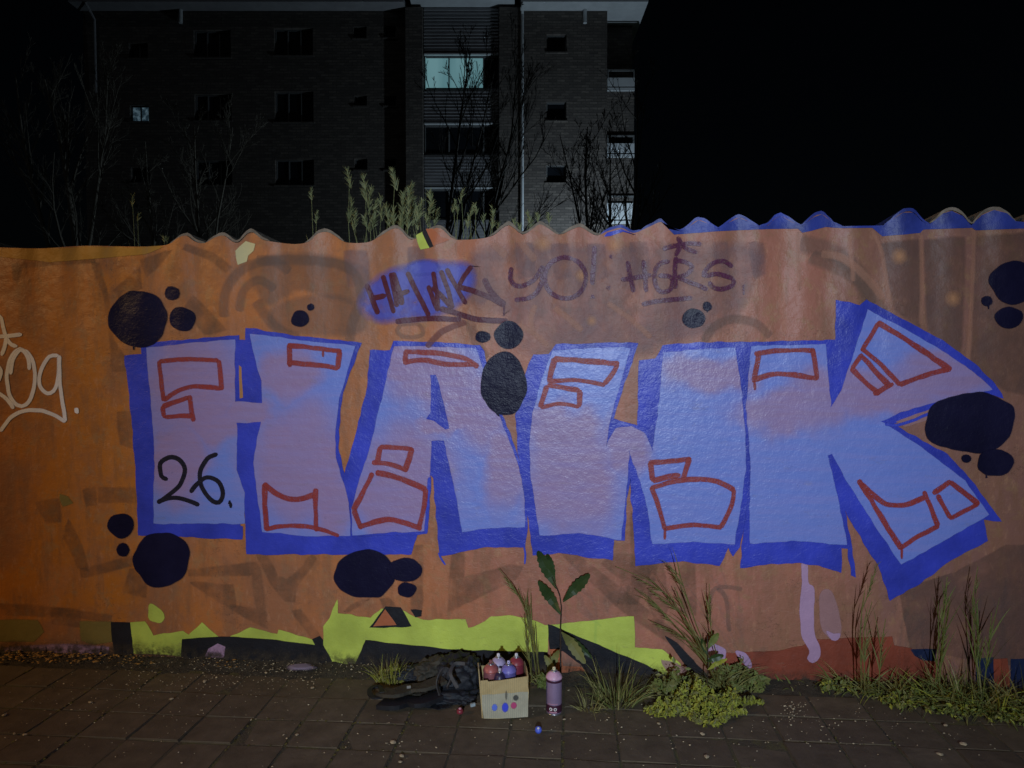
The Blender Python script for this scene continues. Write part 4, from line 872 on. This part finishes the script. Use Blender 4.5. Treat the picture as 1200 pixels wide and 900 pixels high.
leaf((830, 760), (842, 742), .03, -.14, mat=m_grass); leaf((829, 775), (848, 768), .03, -.15, mat=m_leaf); leaf((829, 768), (822, 748), .022, -.14, mat=m_leaf); leaf((829, 785), (852, 772), .022, -.15, mat=m_yel)
# weedy verge on the right
verge = [(935, 808, 26, .06), (965, 805, 40, .10), (1000, 812, 70, .12), (1040, 815, 110, .13), (1072, 825, 120, .13), (1105, 828, 140, .16), (1135, 832, 150, .17), (1165, 838, 140, .16), (1195, 840, 140, .16), (1228, 846, 120, .15)]
for i, (x, y, k, L) in enumerate(verge):
    o = tuft(x, y - 4, int(k * 1.15), L * 1.15, 2.4, [m_grass, m_olv, m_yel if i % 2 else m_dry], 'arching green grass tuft in the weedy strip under the letter K', rx=.09, ry=.06, w=.0065); o['group'] = 'grass tufts of the weedy strip'
for i, (x, y) in enumerate([(985, 810), (1062, 826), (1125, 838), (1190, 846)]):
    g = [weed, ][0](x, y, .13, .05, .06, 200, [m_olv, m_yel, m_grass], 'low leafy weed carpeting the weedy strip under the letter K', ls=.010)
for o in list(C.objects):
    if o.get('label', '').startswith('low leafy weed carpeting'): o['group'] = 'low weeds of the weedy strip'
# moss in the joints
m_moss = leafmat('joint_moss', (.13, .115, .03)); mb = MB()
for _ in range(1500):
    if rnd.random() < .65: x = x_joint + rnd.randrange(-14, 15) * SLAB_W + rnd.gauss(0, .004); y = rnd.uniform(-1.0, -.12); key = (round(x / SLAB_W), round(y / .3))
    else: x = rnd.uniform(-2.8, 2.8); y = -.125 - rnd.randrange(0, 5) * SLAB_D + rnd.gauss(0, .004)
    if mnoise.noise((x * 2.3, y * 2.3, 5)) < .08: continue
    s = rnd.uniform(.002, .006); p = Vector((x, y, .0005)); a = rnd.uniform(0, 3.1); u = Vector((math.cos(a), math.sin(a), .2)) * s; v_ = Vector((-math.sin(a), math.cos(a), .4)) * s
    mb.add([p - u - v_ * .2, p + u - v_ * .2, p + u * .4 + v_, p - u * .4 + v_], [(0, 1, 2, 3)])
tag(mb.build('joint_moss', m_moss), 'yellowish moss growing in the paving joints', 'moss', kind='stuff')
# crumbs, flakes and dead leaves
def chips(name, mat, spots, label, cat, lo=.002, hi=.006):
    mb = MB()
    for x, y, k, sx, sy in spots:
        for _ in range(k):
            g = on_z(x + rnd.gauss(0, sx), y + rnd.gauss(0, sy))
            if g.y > -.01: g.y = -.015 - rnd.random() * .08
            z = .004 if g.y < -.13 else .012 + .012 * (1 + g.y / .13)
            s = rnd.uniform(lo, hi) * (1.6 if rnd.random() < .08 else 1); M = Matrix.Translation((g.x, g.y, z)) @ Matrix.Rotation(rnd.uniform(0, 6.28), 4, 'Z') @ Matrix.Rotation(rnd.uniform(-.5, .5), 4, 'X')
            pts = [M @ Vector((s * rnd.uniform(.7, 1.3) * math.cos(a), s * rnd.uniform(.4, .9) * math.sin(a), rnd.uniform(-.001, .001))) for a in [q * 1.2566 for q in range(5)]]; tp = M @ Vector((0, 0, s * .35))
            mb.add(pts + [tp], [(q, (q + 1) % 5, 5) for q in range(5)] + [(4, 3, 2, 1, 0)])
    tag(mb.build(name, mat), label, cat, kind='stuff')
m_crumb = plain('pale_crumb', (.50, .42, .28), .8, .4, 90); m_flake = plain('orange_flake', (.40, .22, .06), .8, .5, 90)
chips('paint_crumbs', m_crumb, [(220, 785, 160, 60, 9), (300, 792, 220, 45, 11), (600, 850, 260, 420, 28), (120, 810, 160, 100, 22), (1000, 850, 120, 120, 20), (360, 790, 60, 35, 8), (420, 785, 40, 20, 6), (140, 800, 30, 90, 15), (560, 850, 30, 200, 18), (930, 830, 60, 10, 6), (750, 845, 30, 70, 14), (470, 880, 18, 30, 12), (945, 850, 25, 60, 15), (200, 870, 20, 120, 14)], 'pale paint and plaster crumbs scattered over the paving', 'debris', .0015, .0045)
chips('leaf_litter', m_flake, [(40, 772, 110, 35, 3), (110, 771, 70, 25, 3), (20, 776, 50, 30, 4), (270, 775, 14, 14, 1.5), (160, 772, 24, 20, 2)], 'orange brown flakes and leaf litter at the wall foot', 'debris', .003, .010)
# single larger pebbles / leaves
m_peb = plain('pale_pebble', (.42, .34, .22), .8, .3, 60)
for i, (x, y, s) in enumerate([(823, 861, .013), (828, 888, .013), (772, 849, .009), (1129, 873, .016), (1108, 851, .011), (1101, 885, .013), (461, 871, .016), (471, 887, .012), (469, 894, .010), (366, 807, .011), (348, 862, .009), (661, 844, .008), (735, 827, .008), (201, 820, .011), (106, 824, .011), (29, 862, .010), (17, 861, .007), (5, 839, .013), (240, 799, .012)]):
    g = on_z(x, y); bm = bmesh.new(); bmesh.ops.create_icosphere(bm, subdivisions=1, radius=s)
    for q in bm.verts: q.co = Vector((q.co.x * rnd.uniform(.8, 1.2), q.co.y * rnd.uniform(.6, .9), max(-.0, q.co.z * .45) + .0005))
    me = bpy.data.meshes.new('pebble'); bm.to_mesh(me); bm.free(); o = link('pebble', me, None, m_peb); o.location = (g.x, g.y, .003); o.rotation_euler = (0, 0, rnd.uniform(0, 3)); tag(o, 'pale pebble lying on the dark paving', 'pebble', 'pebbles on the paving')
# ================================================================== SPRAY CANS
def can_mats(body, dome, noz, band=None):
    return dict(body=plain('can_body', body, .35, .1, 20, .2, .5), dome=plain('can_dome', dome, .4, .25, 40), noz=plain('can_nozzle', noz, .5, .1), metal=plain('can_metal', (.45, .45, .46), .3, .1, 20, .9), band=plain('can_band', band or (.03, .012, .02), .4, .1, 20))
def spray_can(loc, M, label, group=None, rz=0, marks=False, h=.165, r=.0325):
    root = empty('spray_can', loc, rz); tag(root, label, 'spray can', group)
    mb = MB(); mb.lathe([(r - .003, 0), (r, .002), (r, .006), (r - .001, .008)], 24); mb.build('bottom_rim', M['metal'], root, True)
    mb = MB(); mb.lathe([(r - .001, .008), (r - .0006, .01), (r - .0006, h - .008), (r - .001, h - .006)], 24); bd = mb.build('body', M['body'], root, True)
    mb = MB(); mb.lathe([(r - .0004, .012), (r - .0003, .0125), (r - .0003, .042), (r - .0004, .0425)], 24); bnd = mb.build('label_band', M['band'], bd, True)
    if marks:
        mb = MB()
        for c0 in (-.28, .28):
            for a0 in range(14):
                q = []
                for rr in (.0035, .0065):
                    for a1 in (a0, a0 + 1):
                        t_ = a1 * 2 * math.pi / 14; ang = -math.pi / 2 + c0 + rr * math.cos(t_) / r; q.append(((r + .0003) * math.cos(ang), (r + .0003) * math.sin(ang), .028 + rr * math.sin(t_)))
                mb.add(q, [(0, 1, 3, 2)])
        mb.build('white_ring_mark', plain('white_print', (.75, .72, .72), .5, .05), bd)
        pk = plain('pink_print', (.45, .22, .30), .5, .05)
        for z0, z1, w_ in ((.0135, .0185, .5), (.047, .050, .6)):
            mb = MB()
            n_ = 8; vs = [((r + .0003) * math.cos(-math.pi / 2 - w_ + 2 * w_ * k / n_), (r + .0003) * math.sin(-math.pi / 2 - w_ + 2 * w_ * k / n_), z) for z in (z0, z1) for k in range(n_ + 1)]
            mb.add(vs, [(k, k + 1, n_ + 2 + k, n_ + 1 + k) for k in range(n_)])
            mb.build('print_line', pk, bd)
        mb = MB(); mb.lathe([(r - .0002, h - .017), (r + .0001, h - .016), (r + .0001, h - .009), (r - .0002, h - .008)], 24); mb.build('dark_collar_band', M['band'], bd, True)
    mb = MB(); mb.lathe([(r, h - .006), (r + .0012, h - .003), (r, h), (r * .92, h + .007), (r * .7, h + .015), (r * .48, h + .019), (r * .42, h + .021)], 24); mb.build('dome', M['dome'], root, True)
    mb = MB(); mb.lathe([(r * .40, h + .0205), (r * .43, h + .022), (r * .38, h + .025), (.004, h + .026)], 18); mb.build('valve_cup', M['metal'], root, True)
    mb = MB(); mb.lathe([(.0062, h + .0255), (.0066, h + .032), (.006, h + .037), (.003, h + .038)], 14); nz = mb.build('nozzle', M['noz'], root, True)
    mb = MB(); mb.tube([(0, -.006, h + .033), (0, -.0072, h + .033)], .0018, 8); mb.build('nozzle_tip', M['band'], nz)
    return root
g = on_z(649, 840)
spray_can((g.x, g.y + .03, .002), can_mats((.27, .19, .31), (.62, .36, .50), (.72, .66, .42), (.05, .012, .03)), 'mauve spray can with pink dome standing on the paving beside the box', marks=True, rz=-.1, h=.150)
# ================================================================== CARDBOARD BOX
gb = (on_z(565, 846) + on_z(617, 839)) / 2
BR = R(9)
box = empty('cardboard_box', (gb.x, gb.y, .002), BR); tag(box, 'open torn cardboard box with sprayed colour spots holding spray cans', 'box')
m_card, t, b, o_ = nodes('brown_cardboard'); v = objvec(t)
wv = N(t, 'ShaderNodeTexWave'); wv.inputs['Scale'].default_value = 38; wv.inputs['Distortion'].default_value = .6; t.links.new(v, wv.inputs['Vector'])
t.links.new(mix(t, mrange(t, noise(t, 18, 4, .6, v), .3, .7), (.40, .29, .13), (.52, .39, .19)), b.inputs['Base Color']); b.inputs['Roughness'].default_value = .85; bump(t, b, math2(t, 'ADD', wv.outputs[0], noise(t, 30, 3, .6, v)), .25, .004)
m_cardgrey, t, b, o_ = nodes('grey_sprayed_cardboard'); v = objvec(t)
wv = N(t, 'ShaderNodeTexWave'); wv.inputs['Scale'].default_value = 38; wv.inputs['Distortion'].default_value = .6; t.links.new(v, wv.inputs['Vector'])
t.links.new(mix(t, mrange(t, noise(t, 20, 4, .6, v), .3, .7), (.36, .33, .24), (.45, .42, .31)), b.inputs['Base Color']); b.inputs['Roughness'].default_value = .85; bump(t, b, math2(t, 'ADD', wv.outputs[0], noise(t, 30, 3, .6, v)), .25, .004)
HWX, DEP = .093, .150
def panel(name, pts, mat, thick, nrm, parent=box):
    mb = MB(); n_ = len(pts); nrm = Vector(nrm) * thick; A = [Vector(p) for p in pts]
    mb.add(A + [p + nrm for p in A], [tuple(range(n_)), tuple(range(2 * n_ - 1, n_ - 1, -1))] + [(i, n_ + i, n_ + (i + 1) % n_, (i + 1) % n_) for i in range(n_)]); return mb.build(name, mat, parent)
front = panel('front_panel', [(-.083, -.003, .004), (-.03, -.003, 0), (.03, -.003, .003), (.094, -.003, .004), (.093, -.008, .05), (.096, -.013, .11), (.088, -.017, .174), (.04, -.017, .168), (-.02, -.017, .161), (-.065, -.017, .158), (-.068, -.017, .164), (-.096, -.017, .162), (-.093, -.012, .10), (-.090, -.008, .05)], m_card, .004, (0, 1, 0))
film_pts = [(-.082, .0045), (-.03, .0005), (.03, .0035), (.093, .0045), (.092, .05), (.0945, .095), (.092, .112), (.03, .110), (-.03, .106), (-.091, .102), (-.0915, .08), (-.089, .05)]
def fy(z): return -.003 - .0001 * z / .0007 if z > .004 else -.003
def on_front(x, z, e): # slope of the leaning front panel
    zz = [0, .05, .11, .16]; yy = [-.003, -.008, -.013, -.017]
    for i in range(3):
        if z <= zz[i + 1] or i == 2: s = (z - zz[i]) / (zz[i + 1] - zz[i]); return (x, yy[i] + (yy[i + 1] - yy[i]) * s - e, z)
mb = MB(); n_ = len(film_pts)
nx_, nz_ = 2, 8
vs = []
for k in range(nz_ + 1):
    s = k / nz_
    for q in range(9):
        u = q / 8; xl_ = -.083 - .0075 * min(1, s * 1.7); xr_ = .0935 + .0005 * s; zt = .104 + .008 * u + (.0015 * math.sin(u * 17)); zb_ = .0055 - .003 * math.sin(math.pi * u)
        vs.append(on_front(xl_ + (xr_ - xl_) * u, zb_ + (zt - zb_) * s, .0012))
mb.add(vs, [(k * 9 + q, k * 9 + q + 1, (k + 1) * 9 + q + 1, (k + 1) * 9 + q) for k in range(nz_) for q in range(8)]); mb.build('grey_sprayed_area', m_cardgrey, front)
def spot_mat(name, col, al):
    m, t, b, out = nodes(name); b.inputs['Base Color'].default_value = (*col, 1); b.inputs['Roughness'].default_value = .7; soft_alpha(t, b, out, al); return m
for i, (x, z, rx_, rz_, col, al) in enumerate([(-.040, .050, .011, .015, (.12, .19, .72), .95), (.002, .049, .013, .020, (.05, .07, .66), 1), (.036, .056, .012, .014, (.50, .06, .18), .95), (.044, .088, .011, .012, (.07, .07, .065), .8), (.006, .100, .005, .020, (.12, .12, .10), .55)]):
    mb = MB(); vs = [on_front(x, z, .0018 + i * .0002)]; al_ = [1.0]
    for q in range(20): a = q * math.pi / 10; vs.append(on_front(x + rx_ * .6 * math.cos(a), z + rz_ * .6 * math.sin(a), .0018 + i * .0002)); al_.append(1.0)
    for q in range(20): a = q * math.pi / 10; vs.append(on_front(x + rx_ * 1.2 * math.cos(a), z + rz_ * 1.2 * math.sin(a), .0018 + i * .0002)); al_.append(0.0)
    mb.add(vs, [(0, 1 + q, 1 + (q + 1) % 20) for q in range(20)] + [(1 + q, 21 + q, 21 + (q + 1) % 20, 1 + (q + 1) % 20) for q in range(20)], al_); mb.build('sprayed_spot', spot_mat('spot_paint', col, al), front)
panel('side_panel', [(-.086, .002, .003), (-.086, DEP, .003), (-.098, DEP, .165), (-.101, .07, .196), (-.100, .03, .190), (-.097, .0, .160)], m_card, .004, (-1, 0, 0))
panel('side_panel', [(.090, .002, .003), (.090, DEP, .003), (.090, DEP, .165), (.091, .05, .178), (.091, .0, .170)], m_card, .004, (1, 0, 0))
panel('back_panel', [(-.085, DEP, .003), (.089, DEP, .003), (.09, DEP, .15), (-.095, DEP, .15)], m_card, .004, (0, 1, 0))
panel('bottom_panel', [(-.084, .003, .004), (.088, .003, .004), (.088, DEP - .002, .004), (-.084, DEP - .002, .004)], m_card, .003, (0, 0, 1))
cans = [((-.052, .062), can_mats((.30, .10, .11), (.40, .11, .10), (.25, .08, .08)), 'maroon spray can with orange pink dome in the cardboard box', .166), ((.020, .052), can_mats((.13, .11, .34), (.20, .17, .50), (.5, .48, .75)), 'violet blue spray can at the front of the cardboard box', .166),
        ((-.018, .117), can_mats((.35, .30, .42), (.42, .35, .52), (.8, .75, .8)), 'pale lavender spray can at the back of the cardboard box', .170), ((.056, .108), can_mats((.24, .035, .06), (.26, .04, .055), (.75, .72, .75)), 'dark red spray can with white nozzle in the cardboard box', .172), ((-.018, .020), can_mats((.03, .02, .06), (.03, .02, .06), (.5, .45, .5)), 'small dark navy spray can in the cardboard box', .150)]
Mz = Matrix.Rotation(BR, 3, 'Z')
for (x, y), M, lab, h in cans:
    p = Vector(box.location) + Mz @ Vector((x, y, .007)); spray_can(tuple(p), M, lab, 'spray cans in the cardboard box', rz=rnd.uniform(-1, 1), h=h, r=.031 if h > .155 else .022)
# caps on the ground
g = on_z(631, 860); mb = MB(); mb.lathe([(.010, 0), (.0125, .002), (.013, .010), (.0115, .017), (.005, .019)], 16, Matrix.Rotation(R(35), 4, 'X')); o = mb.build('blue_cap', plain('blue_cap_plastic', (.08, .13, .65), .35, .1), None, True); o.location = (g.x, g.y, .011); tag(o, 'small blue spray cap lying on the paving in front of the box', 'cap')
mbx = MB(); mbx.lathe([(.0045, .0192), (.0045, .021), (.002, .0212)], 10, Matrix.Rotation(R(35), 4, 'X')); mbx.build('cap_button', plain('white_cap_plastic', (.7, .7, .75), .4, .1), o)
g = on_z(539, 838); mb = MB(); mb.lathe([(.011, 0), (.0135, .002), (.013, .014), (.006, .017)], 16); o = mb.build('red_cap', plain('red_cap_plastic', (.22, .03, .045), .35, .1), None, True); o.location = (g.x, g.y, .008); tag(o, 'small red spray cap beside the black backpack', 'cap')
mbx = MB(); mbx.lathe([(.0055, .0172), (.0055, .021), (.003, .022)], 10); mbx.build('cap_button', plain('pink_cap_plastic', (.7, .35, .42), .4, .1), o)
# lilac overspray patch on the paving
m_patch = spot_mat('lilac_floor_paint', (.36, .30, .46), .75); mb = MB(); cpt = on_z(352, 786); vs = [(cpt.x, cpt.y, .024)]; al_ = [1.0]
for rr, aa in ((.7, 1.0), (1.35, 0.0)):
    for q in range(24): a = q * math.pi / 12; k = 1 + .3 * mnoise.noise((math.cos(a) * 1.5, math.sin(a) * 1.5, 4)); vs.append((cpt.x + .055 * rr * k * math.cos(a), cpt.y + .035 * rr * k * math.sin(a), .0235 - .012 * (rr - .7))); al_.append(aa)
mb.add(vs, [(0, 1 + q, 1 + (q + 1) % 24) for q in range(24)] + [(1 + q, 25 + q, 25 + (q + 1) % 24, 1 + (q + 1) % 24) for q in range(24)], al_); tag(mb.build('lilac_paint_patch', m_patch), 'lilac paint patch sprayed on the soil at the wall foot', 'paint patch')
# ================================================================== BLACK BACKPACK
m_cloth = plain('black_nylon', (.016, .018, .024), .65, .3, 30, spec=.4, bmp=.4, bscale=60); m_olivecloth = plain('dark_olive_lining', (.045, .038, .027), .75, .3, 25, bmp=.4, bscale=70); m_strap = plain('grey_webbing', (.055, .05, .05), .7, .2, 50); m_blk = plain('black_webbing', (.010, .010, .013), .6, .2, 40)
g = on_z(510, 832); bp = empty('backpack', (g.x, g.y, .0)); tag(bp, 'crumpled black backpack lying on the paving beside the cardboard box', 'backpack'); off = -bp.location
def lump(name, px, py, Y, sx, sy, sz, mat, seed, parent=bp, amp=.25, rz=0, freq=3.2, sub=4):
    cpos = on_y(px, py, Y) + off; bm = bmesh.new(); bmesh.ops.create_icosphere(bm, subdivisions=sub, radius=1)
    Rz = Matrix.Rotation(rz, 3, 'Z')
    for q in bm.verts:
        n_ = q.co.normalized(); k = mnoise.turbulence(n_ * freq * .5 + Vector((seed, seed * .7, 0)), 3, True) - .35
        f = abs(mnoise.noise(Vector((n_.x * freq * 1.6 + seed, n_.y * freq * .8, n_.z * freq)))) * .5
        e = Vector((math.copysign(abs(n_.x) ** .75, n_.x), math.copysign(abs(n_.y) ** .75, n_.y), math.copysign(abs(n_.z) ** .8, n_.z)))
        c_ = Rz @ Vector((e.x * sx, e.y * sy, e.z * sz)) * (1 + amp * (k - f)); c_ += cpos; c_.z = max(c_.z, .004 + .002 * n_.x); q.co = c_
    me = bpy.data.meshes.new(name); bm.to_mesh(me); bm.free(); me.polygons.foreach_set('use_smooth', [True] * len(me.polygons)); return link(name, me, parent, mat)
lump('main_compartment', 537, 792, -.16, .100, .09, .085, m_cloth, 1.3, amp=.5, rz=.2, freq=2.8, sub=5)
lump('top_flap', 508, 786, -.13, .085, .06, .055, m_olivecloth, 4.1, amp=.5, rz=.5, freq=2.8, sub=5)
lump('front_pocket', 528, 819, -.27, .115, .075, .042, m_cloth, 7.7, amp=.5, rz=.1, freq=2.8, sub=5)
lump('front_pocket', 495, 822, -.29, .085, .05, .032, m_olivecloth, 9.2, amp=.55, rz=-.15, freq=4, sub=5)
lump('front_pocket', 488, 789, -.12, .080, .045, .028, m_cloth, 12.5, amp=.65, rz=.35, freq=4, sub=5)
lump('crumpled_hood', 549, 788, -.10, .05, .05, .07, m_strap, 15.5, amp=.6, freq=4, sub=5)
lump('front_pocket', 507, 832, -.335, .075, .035, .022, m_cloth, 19.2, amp=.5, rz=-.2, freq=4, sub=5)
def strap(name, pts, wid, th, mat, up=(0, 0, 1), n=24):
    P = [Vector(p) for p in pts]; sm = []
    for i in range(len(P) - 1):
        p0, p1, p2, p3 = P[max(0, i - 1)], P[i], P[i + 1], P[min(len(P) - 1, i + 2)]
        for q in range(6): s = q / 6; sm.append(.5 * (2 * p1 + (p2 - p0) * s + (2 * p0 - 5 * p1 + 4 * p2 - p3) * s * s + (3 * p1 - p0 - 3 * p2 + p3) * s ** 3))
    sm.append(P[-1]); vs = []; n_ = len(sm); upv = Vector(up)
    for i, p in enumerate(sm):
        t_ = (sm[min(i + 1, n_ - 1)] - sm[max(i - 1, 0)]).normalized(); s_ = t_.cross(upv).normalized(); u_ = s_.cross(t_); wv_ = wid * (1 + .1 * mnoise.noise((i * .3, wid, 0)))
        vs += [p - s_ * wv_ / 2 - u_ * th / 2, p + s_ * wv_ / 2 - u_ * th / 2, p + s_ * wv_ / 2 + u_ * th / 2, p - s_ * wv_ / 2 + u_ * th / 2]
    fs = [(4 * i + k, 4 * i + (k + 1) % 4, 4 * i + 4 + (k + 1) % 4, 4 * i + 4 + k) for i in range(n_ - 1) for k in range(4)] + [(0, 1, 2, 3), (4 * n_ - 1, 4 * n_ - 2, 4 * n_ - 3, 4 * n_ - 4)]
    mb = MB(); mb.add(vs, fs); o = mb.build(name, mat, bp); md = o.modifiers.new('bevel', 'BEVEL'); md.width = min(th, wid) * .25; md.segments = 2; return o
def gp(px, py, z): p = on_z(px, py, z); return p + off
strap('shoulder_strap', [gp(447, 811, .034), gp(462, 812, .046), gp(480, 807, .044), gp(498, 804, .060), gp(520, 796, .07)], .066, .014, m_olivecloth)
strap('shoulder_strap', [gp(446, 825, .013), gp(462, 826, .020), gp(478, 822, .016), gp(492, 823, .024), gp(515, 815, .03)], .062, .018, m_blk)
strap('shoulder_strap', [gp(515, 812, .06), gp(512, 798, .12), gp(520, 785, .15), gp(530, 790, .13), gp(524, 806, .09)], .022, .005, m_strap, (1, 0, 0))
strap('webbing_strap', [gp(536, 806, .10), gp(528, 790, .15), gp(533, 778, .17), gp(545, 778, .17)], .014, .004, m_strap, (0, -1, .2))
lp = [gp(448, 812, .045)] + [gp(441 + 8 * math.cos(a), 811 + 6.5 * math.sin(a), .03) for a in [-.9 - k * .62 for k in range(9)]] + [gp(449, 814, .04)]
strap('handle_loop', lp, .020, .007, m_blk)
mb = MB(); mb.box(-.010, .010, -.004, .004, -.006, .006, Matrix.Translation(gp(554, 826, .03)) @ Matrix.Rotation(.6, 4, 'Z')); mb.build('buckle', plain('pale_buckle', (.35, .42, .45), .4, .1), bp)
mb = MB(); mb.box(-.008, .008, -.003, .003, -.005, .005, Matrix.Translation(gp(479, 805, .066)) @ Matrix.Rotation(.3, 4, 'Z')); mb.build('buckle', plain('grey_buckle', (.25, .24, .22), .4, .1), bp)
